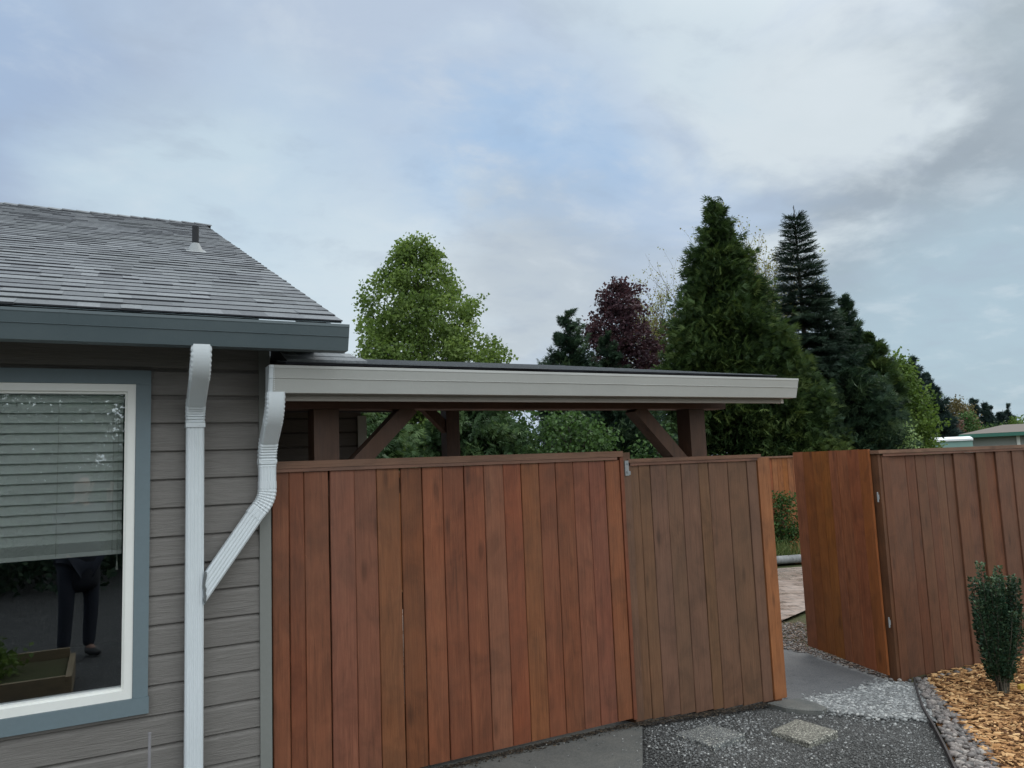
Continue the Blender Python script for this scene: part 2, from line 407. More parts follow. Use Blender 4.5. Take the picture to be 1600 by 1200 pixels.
c = q.mix(0.35, c, q.ramp(a, (0.35, (0.05, 0.055, 0.055)), (0.7, (0.26, 0.26, 0.24))))
q.color(c); q.bump(a, 0.4, 0.004); MCONC = q.m
q = Mat('path_concrete', 0.8, 0.4)
a = q.noise(110, 5, 0.85); b = q.noise(1.8, 5, 0.6)
b = q.noise(5, 6, 0.7)
c = q.ramp(b, (0.35, (0.06, 0.06, 0.06)), (0.65, (0.14, 0.137, 0.13)))
c = q.mix(0.6, c, q.ramp(a, (0.35, (0.04, 0.04, 0.045)), (0.7, (0.27, 0.27, 0.27))))
q.color(c); q.bump(a, 0.5, 0.005); MPATH = q.m

sheet('driveway', [(-9, -9), (5.0, -9), (5.0, 1.0), (4.2, 2.55), (4.43, 3.05), (5.76, 4.22), (4.3, 4.5), (2.6, 4.5), (-9, 4.3)], -0.008, 0.35, 0.006, MASPH, 1)
sheet('concrete_slab', [(-3, 1.5), (0.9, 1.5), (2.66, 3.64), (3.06, 4.17), (3.02, 4.30), (-3, 4.30)], 0.012, 0.4, 0.004, MCONC, 2)
sheet('path', [(4.35, 4.16), (5.0, 4.16), (5.72, 4.16), (6.05, 5.5), (6.2, 6.1), (5.4, 6.15), (4.9, 5.6), (4.4, 4.9)], 0.003, 0.25, 0.006, MPATH, 3)
# herringbone-ish clay pavers
q = Mat('clay_paver', 0.42, 0.5)
br = q.n('ShaderNodeTexBrick'); q.l(q.coord((1, 1, 1), (0, 0, 0), (0, 0, 0.35)), br.inputs['Vector'])
br.inputs['Scale'].default_value = 1.0; br.inputs['Brick Width'].default_value = 0.42; br.inputs['Row Height'].default_value = 0.21; br.inputs['Mortar Size'].default_value = 0.012
br.inputs['Color1'].default_value = (0.23, 0.16, 0.13, 1); br.inputs['Color2'].default_value = (0.34, 0.26, 0.22, 1); br.inputs['Mortar'].default_value = (0.06, 0.05, 0.045, 1)
c = q.mix(0.35, br.outputs[0], q.ramp(q.noise(6, 5, 0.7), (0.35, (0.12, 0.10, 0.09)), (0.7, (0.45, 0.38, 0.33))))
q.color(c); q.bump(br.outputs['Fac'], -0.6, 0.006)
q.put(q.b.inputs['Roughness'], q.ramp(q.noise(2.5, 4, 0.6), (0.4, 0.18), (0.65, 0.6)))
sheet('paver_patio', [(2.0, 5.2), (4.6, 5.6), (6.3, 6.35), (7.6, 6.9), (12.2, 9.2), (9.6, 10.1), (4.0, 10.3), (0.8, 10)], 0.01, 0.5, 0.0, q.m, 4)

# ---------------------------------------------------------------- loose stone and bark (stuff)
def rock_base(rng, kk):
    ico = [(0, 0, 1)] + [(math.cos(a) * .89, math.sin(a) * .89, .45) for a in [i * 2 * PI / 5 for i in range(5)]] + [(math.cos(a) * .89, math.sin(a) * .89, -.45) for a in [(i + .5) * 2 * PI / 5 for i in range(5)]] + [(0, 0, -1)]
    F = [(0, i + 1, (i + 1) % 5 + 1) for i in range(5)] + [(i + 1, i + 6, (i + 1) % 5 + 1) for i in range(5)] + [((i + 1) % 5 + 1, i + 6, (i + 1) % 5 + 6) for i in range(5)] + [(i + 6, 11, (i + 1) % 5 + 6) for i in range(5)]
    return np.array(ico), np.array(F)
def rot_z(a):
    c, s_ = np.cos(a), np.sin(a); R = np.zeros((len(a), 3, 3)); R[:, 0, 0] = c; R[:, 0, 1] = -s_; R[:, 1, 0] = s_; R[:, 1, 1] = c; R[:, 2, 2] = 1; return R
def rot_x(a):
    c, s_ = np.cos(a), np.sin(a); R = np.zeros((len(a), 3, 3)); R[:, 1, 1] = c; R[:, 1, 2] = -s_; R[:, 2, 1] = s_; R[:, 2, 2] = c; R[:, 0, 0] = 1; return R
def stones(name, P, off, size, mat, seed, flat=0.6, jag=0.25, smooth=False, lift=0.3):
    rs = np.random.RandomState(seed); B, F = rock_base(rs, 0); n = len(P)
    sz = rs.uniform(size[0], size[1], n)[:, None, None]
    asp = np.stack([rs.uniform(.75, 1.3, n), rs.uniform(.6, 1.0, n), rs.uniform(flat * .8, flat * 1.2, n)], 1)[:, None, :]
    V = B[None] * (1 + rs.uniform(-jag, jag, (n, 12, 1))) * asp * sz
    R = rot_z(rs.uniform(0, 6.28, n)) @ rot_x(rs.uniform(-.5, .5, n))
    V = np.einsum('nij,nkj->nki', R, V)
    zb = np.array([gz(x) for x in P[:, 0]]) + off + sz[:, 0, 0] * lift
    V = V + np.stack([P[:, 0], P[:, 1], zb], 1)[:, None, :]
    Fa = (F[None] + (np.arange(n) * 12)[:, None, None]).reshape(-1, 3)
    return arr_mesh(name, V.reshape(-1, 3), Fa, np.repeat(rs.rand(n), 12), mat, smooth=smooth)
def stonemat(name, *st, rough=0.75):
    q = Mat(name, rough, 0.35); c = q.ramp(q.attr('tint'), *st)
    n = q.noise(90, 4, 0.7); q.color(q.mix(0.3, c, q.ramp(n, (0.3, (0.05, 0.05, 0.05)), (0.75, (0.5, 0.5, 0.48)))))
    q.bump(n, 0.3, 0.003); return q.m
def rand_in(poly, n, rs):
    P = np.array(poly); lo, hi = P.min(0), P.max(0); out = np.zeros((0, 2))
    while len(out) < n:
        p = rs.uniform(lo, hi, (n * 3, 2)); out = np.vstack([out, p[inpoly(poly, p[:, 0], p[:, 1])]])
    return out[:n]
MGRAV = stonemat('crushed_stone', (0.0, (0.06, 0.063, 0.063)), (0.45, (0.17, 0.175, 0.175)), (0.8, (0.34, 0.35, 0.345)), (1.0, (0.62, 0.61, 0.58)))
MFINE = stonemat('dark_gravel', (0.0, (0.014, 0.014, 0.014)), (0.7, (0.038, 0.038, 0.037)), (0.92, (0.085, 0.085, 0.083)), (1.0, (0.38, 0.38, 0.37)))
MRIV = stonemat('river_stone', (0.0, (0.04, 0.03, 0.028)), (0.35, (0.10, 0.078, 0.07)), (0.7, (0.18, 0.14, 0.125)), (1.0, (0.36, 0.31, 0.27)), rough=0.55)
rs = np.random.RandomState(11)
gpoly = [(4.52, 4.22), (4.40, 4.02), (4.52, 3.86), (4.70, 3.66), (4.96, 3.46), (5.25, 3.72), (5.50, 3.94), (5.72, 4.13), (5.62, 4.30), (5.30, 4.22), (5.02, 4.18), (4.75, 4.22)]
tag(stones('gravel', np.vstack([rand_in(gpoly, 7500, rs), rand_in(gpoly, 3500, rs) + rs.normal(0, .06, (3500, 2))]), -0.002, (0.007, 0.019), MGRAV, 3, 0.6, 0.3), 'pale crushed grey stone spread in front of the open gate', 'gravel', kind='stuff')
# scattered stone over the drive: dense round the pavers, thin elsewhere
dr = [(2.72, 3.0), (2.72, 3.70), (3.08, 4.18), (4.3, 4.18), (5.6, 4.15), (4.45, 3.06), (4.2, 2.5), (3.0, 2.5)]
pts = rand_in(dr, 9000, rs)
foci = [((3.22, 3.72), .17, 5.0), ((3.40, 3.98), .14, 2.0), ((3.68, 3.86), .20, 1.4), ((3.75, 4.02), .16, 0.9), ((4.75, 3.72), .25, 1.6), ((4.1, 3.35), .3, 0.5)]
w = 0.035 + sum(a_ * np.exp(-((pts - np.array(c_)) ** 2).sum(1) / (2 * s_ * s_)) for c_, s_, a_ in foci) * 0.30
pale = pts[rs.rand(len(pts)) < np.clip(w, 0, 1)]
tag(stones('scattered_gravel', pale, -0.006, (0.003, 0.0095), MGRAV, 5, 0.6, 0.3), 'loose pale chips scattered over the dark drive and round the pavers', 'gravel', kind='stuff')
sp = rand_in([(2.2, 3.0), (2.66, 3.64), (3.06, 4.17), (2.0, 4.19), (1.4, 3.4)], 500, rs)
tag(stones('slab_grit', sp[rs.rand(500) < np.clip(.12 + .9 * np.exp(-(3.05 - sp[:, 0] - (4.17 - sp[:, 1]) * .75) / .12), 0, 1)], 0.016, (.0025, .006), MGRAV, 45, .6, .3), 'pale grit scattered on the edge of the concrete slab', 'gravel', kind='stuff')
tag(stones('dark_gravel', rand_in(dr, 26000, rs), -0.008, (0.003, 0.0075), MFINE, 6, 0.6, 0.3), 'dark compacted gravel fines covering the drive', 'gravel', kind='stuff')
# steel edging, river rock band, bark
E0, E1 = Vector((5.78, 4.19)), Vector((4.43, 3.05)); E2 = E1 + (E1 - E0) * 1.0
mb = MB()
ed = [E0, E0.lerp(E1, .25) + Vector((-.012, .012)), E0.lerp(E1, .5) + Vector((-.02, .02)), E0.lerp(E1, .78) + Vector((-.006, .006)), E1, E2]
for a, b in zip(ed[:-1], ed[1:]):
    mb.beam((a.x, a.y, gz(a.x) + 0.0), (b.x, b.y, gz(b.x) + 0.0), 0.012, 0.07, tint=.4)
tag(mb.build('garden_edging', paint('edging_plastic', (0.035, 0.03, 0.03), 0.7)), 'thin dark garden edging strip between the drive and the river stones', 'garden edging')
nrm2 = Vector((E0.y - E1.y, -(E0.x - E1.x))).normalized()  # towards the bark
def ofs(p, d): return (p.x + nrm2.x * d, p.y + nrm2.y * d)
bpoly = [ofs(E0, 0.02), ofs(E2, 0.02), ofs(E2, 4.0), (14, 1.5), (14, 4.24), (5.80, 4.24)]
MULCH = leafmat('bark_chip', (0.08, 0.032, 0.012), (0.42, 0.215, 0.085), (0.70, 0.45, 0.22), 0.05, 0.8)
q = Mat('mulch_floor', 0.95, 0.1); n = q.noise(55, 5, 0.75, 0.8, q.coord((1, 2.2, 1)))
q.color(q.ramp(n, (0.35, (0.05, 0.022, 0.010)), (0.62, (0.26, 0.13, 0.055)))); q.bump(n, 1.0, 0.02)
sheet('mulch_bed', bpoly, 0.004, 0.18, 0.018, q.m, 9)
def chips(name, P, off, mat, seed, L=(0.016, 0.070), zamp=0.024):
    rs = np.random.RandomState(seed); n = len(P)
    Ln = rs.uniform(*L, n); Wd = Ln * rs.uniform(.16, .45, n)
    B = np.array([(-.5, -.35, 0), (-.3, .5, 0), (.35, .45, .0), (.5, -.2, 0), (.1, -.5, .0), (-.4, -.3, .12), (-.2, .4, .12), (.3, .3, .12), (.42, -.15, .12), (.05, -.4, .12)])
    V = B[None] * np.stack([Ln, Wd, Ln * .5], 1)[:, None, :]
    V = V + rs.uniform(-.08, .08, V.shape) * Wd[:, None, None]
    R = rot_z(rs.uniform(0, 6.28, n)) @ rot_x(rs.normal(0, .35, n)) @ np.transpose(rot_x(rs.normal(0, .0, n)), (0, 2, 1))
    V = np.einsum('nij,nkj->nki', R, V)
    z = np.array([gz(x) for x in P[:, 0]]) + off + rs.uniform(0, zamp, n)
    V = V + np.stack([P[:, 0], P[:, 1], z], 1)[:, None, :]
    F = [(5, 6, 7), (5, 7, 8), (5, 8, 9), (0, 1, 6), (0, 6, 5), (1, 2, 7), (1, 7, 6), (2, 3, 8), (2, 8, 7), (3, 4, 9), (3, 9, 8), (4, 0, 5), (4, 5, 9)]
    Fa = (np.array(F)[None] + (np.arange(n) * 10)[:, None, None]).reshape(-1, 3)
    return arr_mesh(name, V.reshape(-1, 3), Fa, np.repeat(np.clip(rs.normal(.48, .30, n), 0, 1), 10), mat)
fb = np.stack([rs.uniform(.9, 4.3, 5200), 4.215 - np.abs(rs.normal(0, .035, 5200))], 1); fb2 = np.stack([rs.uniform(5.8, 8.5, 2600), 4.215 - np.abs(rs.normal(0, .03, 2600))], 1)
tag(chips('fence_shade_litter', np.vstack([fb, fb2]), .014, leafmat('gap_shade_litter', (0.012, 0.010, 0.008), (0.035, 0.028, 0.022), (0.12, 0.09, 0.06), 0.02, .9), 44, (.006, .024), .008), 'dark dirt along the foot of the fences, coloured to draw the shaded gap below the boards', 'debris', kind='stuff')  # dirt chips toned dark to stand in for the shaded gap under the boards
near_b = [ofs(E0, 0.09), ofs(E0.lerp(E1, .5), 0.13), ofs(E1, 0.20), ofs(E2.lerp(E1, .3), 0.26), (5.6, 1.6), (8.8, 3.0), (8.8, 4.20), (6.0, 4.20)]
tag(chips('bark_mulch', rand_in(near_b, 17000, rs), 0.012, MULCH, 8), 'fresh tan bark chips round the upright shrub', 'bark mulch', kind='stuff')
rpoly = [ofs(E0, 0.015), ofs(E1, 0.02), ofs(E2.lerp(E1, .3), 0.02), ofs(E2.lerp(E1, .3), 0.28), ofs(E1, 0.24), ofs(E0.lerp(E1, .65), 0.20), ofs(E0.lerp(E1, .3), 0.13), ofs(E0, 0.12)]
tag(stones('river_rock', rand_in(rpoly, 900, rs), 0.008, (0.011, 0.030), MRIV, 9, 0.62, 0.10, smooth=True), 'rounded grey river stones in a band beside the bark', 'river rock', kind='stuff')
tag(stones('cobble', np.array([(5.70, 4.17), (5.77, 4.15), (5.84, 4.13), (5.63, 4.21), (5.58, 4.25), (5.98, 4.12), (6.05, 4.13), (6.12, 4.11), (6.23, 4.12), (6.4, 4.13)]) , 0.015, (0.022, 0.036), MRIV, 19, 0.62, 0.08, smooth=True), 'larger pale cobbles gathered at the foot of the right gate post', 'river rock', kind='stuff')
# debris strip inside the gate, under the swung leaf
dpoly = [(5.62, 4.35), (5.80, 5.3), (5.72, 5.9), (6.6, 6.5), (7.0, 6.4), (6.0, 5.2), (5.9, 4.4)]
tag(chips('leaf_litter', rand_in(dpoly, 1500, rs), 0.006, leafmat('litter', (0.05, 0.03, 0.02), (0.16, 0.10, 0.07), (0.40, 0.32, 0.26), 0.05, .8), 12, (0.012, 0.04)), 'brown leaf litter and chips beside the path under the gate leaf', 'leaf litter', kind='stuff')
tag(stones('pea_gravel', rand_in(dpoly, 1300, rs), 0.004, (0.006, 0.016), MRIV, 13, .6, .2), 'reddish grey pebbles along the path inside the gate', 'gravel', kind='stuff')

# stepping stones
def paver(label, corners, seed, h=0.03, tintc=(0.18, 0.18, 0.155)):
    rng = random.Random(seed)
    cx = sum(c[0] for c in corners) / 4; cy = sum(c[1] for c in corners) / 4
    q = Mat('exposed_aggregate', 0.8, 0.4); vc = q.voro(150, out='Color'); s_ = q.n('ShaderNodeSeparateColor'); q.l(vc, s_.inputs[0])
    q.color(q.ramp(s_.outputs[0], (0.0, tuple(x * .35 for x in tintc)), (0.5, tintc), (0.9, tuple(min(1, x * 1.8) for x in tintc)), (1.0, (0.6, 0.58, 0.5))))
    q.bump(q.voro(150), 0.8, 0.006)
    mb = MB(); pts = []
    for i in range(4):
        a = Vector(corners[i]); b = Vector(corners[(i + 1) % 4])
        for j in range(10):
            p = a.lerp(b, j / 10 + (0.0 if j else .02)); pts.append((p.x + rng.uniform(-.004, .004), p.y + rng.uniform(-.004, .004)))
    n = len(pts); V = []
    for lev, sc in ((-.04, 1.0), (h * .75, 1.0), (h, .965)):
        for x, y in pts:
            X = cx + (x - cx) * sc; Y = cy + (y - cy) * sc
            V.append((X, Y, gz(cx) + lev + (x - cx) * -.03 + rng.uniform(-.002, .002)))
    V.append((cx, cy, gz(cx) + h + .001))
    F = [(l * n + i, l * n + (i + 1) % n, (l + 1) * n + (i + 1) % n, (l + 1) * n + i) for l in range(2) for i in range(n)] + [(2 * n + i, 2 * n + (i + 1) % n, 3 * n) for i in range(n)]
    mb.add(V, F); return tag(mb.build('stepping_stone', q.m, at=(cx, cy, gz(cx))), label, 'stepping stone', 'square stepping stones set in the drive')
paver('grey square stepping stone half buried in pale chips, nearer the solid fence', [(3.128, 3.931), (3.167, 3.634), (3.492, 3.708), (3.437, 3.958)], 1, 0.026, (0.15, 0.155, 0.15))
paver('tan pebbled square stepping stone standing clear of the chips, nearer the gate gravel', [(3.704, 3.712), (3.73, 3.437), (4.061, 3.495), (4.028, 3.802)], 2, 0.032, (0.17, 0.165, 0.14))
mb = MB()
pl = [(4.18, 4.20), (4.20, 4.05), (4.28, 3.96), (4.38, 3.90), (4.47, 3.93), (4.50, 4.04), (4.48, 4.20)]
V = [(x, y, gz(x) - .04) for x, y in pl] + [(x, y, gz(x) + .022) for x, y in pl] + [(4.38 + (x - 4.38) * .9, 4.05 + (y - 4.05) * .9, gz(x) + .030) for x, y in pl]
n = len(pl)
mb.add(V, [(l * n + i, l * n + (i + 1) % n, (l + 1) * n + (i + 1) % n, (l + 1) * n + i) for l in range(2) for i in range(n)] + [tuple(range(2 * n, 3 * n))])
tag(mb.build('footing', MCONC), 'dark concrete footing slab at the foot of the orange gate post', 'footing')

# ---------------------------------------------------------------- house
WY = 4.20
HX = 0.745
house = thing('house', 'grey lap-sided single-storey house with shingled roof and blue-grey trim', 'house', (0.75, 4.2, 0.05))
OX0, OX1, OZ0, OZ1 = -1.12, 0.128, 0.712, 2.200
mb = MB()
pit = 0.1395; z0 = 1.31 - pit * 10
cuts = []
kk = 0
rows = []
z = z0
while z < 2.46: rows.append(z); z += pit
def siding(mb, X0, X1, Y, rows, holes, sgn=-1):
    for zi in rows:
        prof = [(zi, 0.0), (zi, 0.010), (zi + 0.005, 0.017), (zi + 0.118, 0.017), (zi + 0.1335, 0.0035), (zi + pit, 0.0)]   # (z, outward)
        segs = []
        for (za, oa), (zb, ob) in zip(prof[:-1], prof[1:]):
            bp = [za] + [h for hh in holes for h in (hh[2], hh[3]) if za < h < zb] + [zb]
            for u, v in zip(bp[:-1], bp[1:]):
                f = lambda t: oa + (ob - oa) * ((t - za) / (zb - za)) if zb > za else None
                segs.append((u, oa if zb == za else f(u), v, ob if zb == za else f(v)))
        for u, ou, v, ov in segs:
            mid_z = (u + v) / 2; sp = [(X0, X1)]
            for h in holes:
                if h[2] <= mid_z <= h[3]:
                    sp = [(a, b) for s0, s1 in sp for a, b in ((s0, min(s1, h[0])), (max(s0, h[1]), s1)) if b > a + 1e-4]
            for a, b in sp:
                mb.add([(a, Y + sgn * ou, u), (b, Y + sgn * ou, u), (b, Y + sgn * ov, v), (a, Y + sgn * ov, v)], [(0, 1, 2, 3)])
siding(mb, -8.0, HX - .03, WY, [r for r in rows], [(OX0, OX1, OZ0, OZ1)])
mb.box(HX - .001, HX, WY, 15.4, 0.0, 2.44)                 # gable-side wall
wall = mb.build('wall', MSID, house)
mb = MB()
for hx in (1,):
    mb.add([(HX, WY, 2.44), (HX, 15.4, 2.44), (HX, 9.85, 4.70)], [(0, 1, 2)])
mb.build('gable', MSID, house)
mb = MB(); mb.box(HX - .035, HX + .022, WY - .028, WY + .05, 0.02, 2.40)
mb.build('corner_board', MCORN, house)
# room behind the window
mb = MB()
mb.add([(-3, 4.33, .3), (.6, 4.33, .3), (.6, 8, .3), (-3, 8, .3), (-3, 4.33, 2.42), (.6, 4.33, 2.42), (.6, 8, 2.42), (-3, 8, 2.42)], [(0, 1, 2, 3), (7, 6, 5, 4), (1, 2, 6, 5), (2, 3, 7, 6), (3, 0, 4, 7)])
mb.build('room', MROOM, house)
# wall jambs around the opening + backing
mb = MB()
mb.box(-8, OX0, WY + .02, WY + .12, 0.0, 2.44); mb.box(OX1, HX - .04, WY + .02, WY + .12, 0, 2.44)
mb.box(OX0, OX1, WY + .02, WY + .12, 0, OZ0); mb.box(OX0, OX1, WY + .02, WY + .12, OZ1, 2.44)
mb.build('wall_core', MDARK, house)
# window
def ring(mb, x0, x1, z0_, z1_, w, y0, y1, wb=None):
    wb = wb or w
    mb.box(x0, x1, y0, y1, z1_ - w, z1_); mb.box(x0, x1, y0, y1, z0_, z0_ + wb)
    mb.box(x0, x0 + w, y0, y1, z0_ + wb, z1_ - w); mb.box(x1 - w, x1, y0, y1, z0_ + wb, z1_ - w)
mb = MB()
tx0, tx1, tz0, tz1 = OX0 - .066, .195, .636, 2.268
mb.box(tx0, tx1, WY - .036, WY + .03, OZ1 + .001, tz1)
mb.box(tx0 - .0, tx1 + .004, WY - .040, WY + .03, tz0, OZ0 - .001)
mb.box(tx0, OX0 - .001, WY - .034, WY + .03, OZ0 - .0005, OZ1 + .0005); mb.box(OX1 + .001, tx1, WY - .034, WY + .03, OZ0 - .0005, OZ1 + .0005)
win = mb.build('window', MTRIM, house); win['label'] = 'white-framed window with blue-grey trim and half-lowered blind'
mb = MB(); ring(mb, OX0, OX1, OZ0, OZ1, 0.036, WY - .028, WY + .05, .040)
ring(mb, OX0 + .036, OX1 - .036, OZ0 + .04, OZ1 - .036, 0.010, WY - .012, WY + .045)
mb.build('frame', MVINYL, win)
mb = MB(); gx0, gx1, gz0, gz1 = OX0 + .046, OX1 - .046, OZ0 + .050, OZ1 - .046
mb.add([(gx0, WY + .022, gz0), (gx1, WY + .022, gz0), (gx1, WY + .022, gz1), (gx0, WY + .022, gz1)], [(0, 1, 2, 3)])
mb.build('pane', MGLASS, win)
mb = MB(); rb = random.Random(4)
zt = gz1 - .035; zs = zt
mb.box(gx0 + .004, gx1 - .004, WY + .065, WY + .115, zt, gz1 - .002)
nsl = 0
while zs > 1.452:
    t_ = .6 + .06 * math.sin(nsl * 1.7); w2 = .029; dz = w2 * math.sin(1.05); dy = w2 * math.cos(1.05)
    rot = rb.uniform(-.0025, .0025)
    n = 6; vs = []
    for i in range(n + 1):
        u = -1 + 2 * i / n; cv = .004 * (1 - u * u)
        for xx, rr in ((gx0 + .006, -rot), (gx1 - .006, rot)):
            vs.append((xx, WY + .090 + u * dy - cv, zs - .025 + u * dz + rr))
    fs = [(2 * i, 2 * i + 1, 2 * i + 3, 2 * i + 2) for i in range(n)]
    mb.add(vs, fs); zs -= .0478; nsl += 1
zb_ = zs - .002
for i in range(9):
    mb.box(gx0 + .006, gx1 - .006, WY + .066 + rb.uniform(-.002, .002), WY + .114, zb_ - .0052 * i - .003, zb_ - .0052 * i)
mb.box(gx0 + .006, gx1 - .006, WY + .066, WY + .114, zb_ - .0052 * 9 - .022, zb_ - .0052 * 9)
mb.build('blind', MBLIND, win)
mb = MB()
for cx in (-.20 - .45, -.20, .035):
    mb = MB(); mb.tube([(cx, WY + .060, gz1 - .03), (cx, WY + .060, zb_ - .06)], .0012, 4); mb.build('blind_cord', MCORD, win)
mb = MB(); mb.tube([(.055, WY + .058, gz1 - .03), (.057, WY + .058, 1.34)], .001, 4); mb.tube([(.057, WY + .058, 1.345), (.057, WY + .058, 1.305)], [.003, .006], 8)
mb.build('lift_cord', MCORD, win)

# eaves: soffit, fascia, gutter
SL = 0.386
def rz(y): return 2.48 + SL * (y - 3.76)
mb = MB()
mb.box(-8, HX + .26, 3.83, WY + .0, 2.392, 2.400)
mb.build('soffit', MSOF, house)
mb = MB(); mb.box(-8, 1.020, 3.815, 3.832, 2.335, 2.470)
mb.add([(1.0, 3.815, 2.335), (1.022, 3.815, 2.335), (1.022, 3.815, 2.47), (1.0, 3.815, 2.47), (1.0, 9.9, 4.68), (1.022, 9.9, 4.68), (1.022, 9.9, 4.83), (1.0, 9.9, 4.83)],
       [(0, 1, 2, 3), (0, 4, 5, 1), (1, 5, 6, 2), (3, 2, 6, 7), (0, 3, 7, 4)])
mb.build('fascia', MGUT, house)
def gutter_mesh(x0, x1, yf, zt, h, d):
    """K-style gutter: front at yf, top zt, height h, depth d (back at yf+d)"""
    out = [(yf + d, zt), (yf + d, zt - h), (yf + .034, zt - h), (yf + .016, zt - h * .50), (yf + .011, zt - h * .475), (yf + .014, zt - h * .46), (yf + .003, zt - h * .13), (yf, zt - h * .10), (yf, zt), (yf + .012, zt), (yf + .012, zt - .010)]
    inn = [(yf + .014, zt - h * .12), (yf + .024, zt - h * .47), (yf + .040, zt - h + .006), (yf + d - .003, zt - h + .006), (yf + d - .003, zt)]
    mb = MB(); pr = out + inn; n = len(pr)
    st = [x0, x1]
    V = [(x, y, z) for x in st for y, z in pr]
    F = [(i, (i + 1) % n, n + (i + 1) % n, n + i) for i in range(n)]
    mb.add(V, F); return mb, out
gb, go = gutter_mesh(-8, 1.062, 3.70, 2.460, .128, .115)
gut = gb.build('gutter', MGUT, house)
mb = MB(); mb.prism([(1.0622, y, z) for y, z in go[:9]], (0, 0, 0), (.003, 0, 0)); mb.build('end_cap', MGUT, gut)
mb = MB(); mb.prism([(-.18, y - .0015, z + .0005) for y, z in go[2:9]] , (0, 0, 0), (.03, 0, 0)); mb.build('seam_strap', MGUT, gut)
mb = MB(); mb.add([(-8, 3.715, 2.468), (1.03, 3.715, 2.468), (1.03, 3.86, 2.521), (-8, 3.86, 2.521)], [(0, 1, 2, 3)]); mb.build('drip_edge', MGUT, gut)

def shingles(mb, x0, x1, y0, z0_, slope, length, seed, exp=.143, wr=(.08, .25), hs=(.004, .008), ft=.12):
    """laminated shingle courses running up from the eave"""
    r = random.Random(seed); c = math.cos(math.atan(slope)); s_ = math.sin(math.atan(slope)); nrow = int(length / exp)
    def P(x, u, h): return (x, y0 + u * c - h * s_, z0_ + u * s_ + h * c)
    mb.add([P(x0, 0, -.012), P(x1, 0, -.012), P(x1, length, -.012), P(x0, length, -.012), P(x0, 0, 0), P(x1, 0, 0), P(x1, length, 0), P(x0, length, 0)],
           [(3, 2, 1, 0), (0, 1, 5, 4), (1, 2, 6, 5), (2, 3, 7, 6), (3, 0, 4, 7), (4, 5, 6, 7)], .1)
    for i in range(nrow):
        u0 = i * exp - (.012 if i == 0 else 0); x = x0 - r.uniform(0, .2)
        while x < x1:
            w = r.uniform(*wr); a, b = max(x, x0 - (.006 * r.random())), min(x + w, x1 + r.uniform(0, .008)); x += w
            if b - a < .01: continue
            h = r.choice((hs[0], hs[0], hs[1])) ; t = min(1, max(0, r.gauss(.52 + (.04 if h > hs[0] else -.04), .08)))
            j = r.uniform(-.003, .003); ue = u0 + exp + .01; uu = u0 + j + (0 if h > hs[0] else .0)
            hb = .0015
            uu = u0 + j - (.012 if h > hs[0] else 0)
            mb.add([P(a, uu, -.001), P(b, uu, -.001), P(b, uu, h + hb), P(a, uu, h + hb)], [(0, 1, 2, 3)], ft)  # tab edge tint; dark values draw the shadow lines between courses
            mb.add([P(a, uu, h + hb), P(b, uu, h + hb), P(b, ue, .0005), P(a, ue, .0005), P(a, uu, -.001), P(b, uu, -.001)], [(0, 1, 2, 3), (4, 0, 3), (5, 2, 1)], max(.3, t))
mb = MB(); Lr = (9.9 - 3.73) / math.cos(math.atan(SL))
shingles(mb, -6.5, 1.035, 3.735, rz(3.735) + .012, SL, Lr, 3)
yb, zb0 = 9.90, rz(9.9) + .012
mb.add([(-6.5, yb, zb0), (1.035, yb, zb0), (1.035, yb + 5.8, zb0 - 5.8 * SL), (-6.5, yb + 5.8, zb0 - 5.8 * SL)], [(0, 1, 2, 3)], .5)
rr = random.Random(9); x = -6.5
while x < 1.02:                                            # ridge caps
    mb.add([(x, yb - .13, zb0 - .038), (x + .2, yb - .13, zb0 - .05), (x, yb, zb0 + .018), (x + .2, yb, zb0 + .006), (x, yb + .13, zb0 - .038), (x + .2, yb + .13, zb0 - .05)], [(0, 1, 3, 2), (2, 3, 5, 4), (0, 2, 4)], rr.uniform(.3, .7)); x += .14
roof = mb.build('roof', MROOF, house)
vp_ = Vector((0.622, 6.56, rz(6.56) + .012))
mb = MB(); mb.tube([vp_ + Vector((0, 0, -.02)), vp_ + Vector((0, 0, .205))], .026, 16); mb.tube([vp_ + Vector((0, 0, .204)), vp_ + Vector((0, 0, .206))], .0255, 16)
vent = mb.build('vent_pipe', MVENT, house, smooth=False)
mb = MB(); V = []; n = 20
for i in range(n):
    a = 2 * PI * i / n; V.append(vp_ + Vector((.062 * math.cos(a), .07 * math.sin(a), .004 + SL * .07 * math.sin(a))))
for i in range(n):
    a = 2 * PI * i / n; V.append(vp_ + Vector((.030 * math.cos(a), .030 * math.sin(a), .062)))
mb.add(V, [(i, (i + 1) % n, n + (i + 1) % n, n + i) for i in range(n)] + [tuple(range(n, 2 * n))])
mb.add([vp_ + Vector((x, y, SL * y + .006)) for x, y in ((-.075, -.11), (.075, -.11), (.075, .08), (-.075, .08))], [(0, 1, 2, 3)])
mb.build('flashing', MGALV, vent)

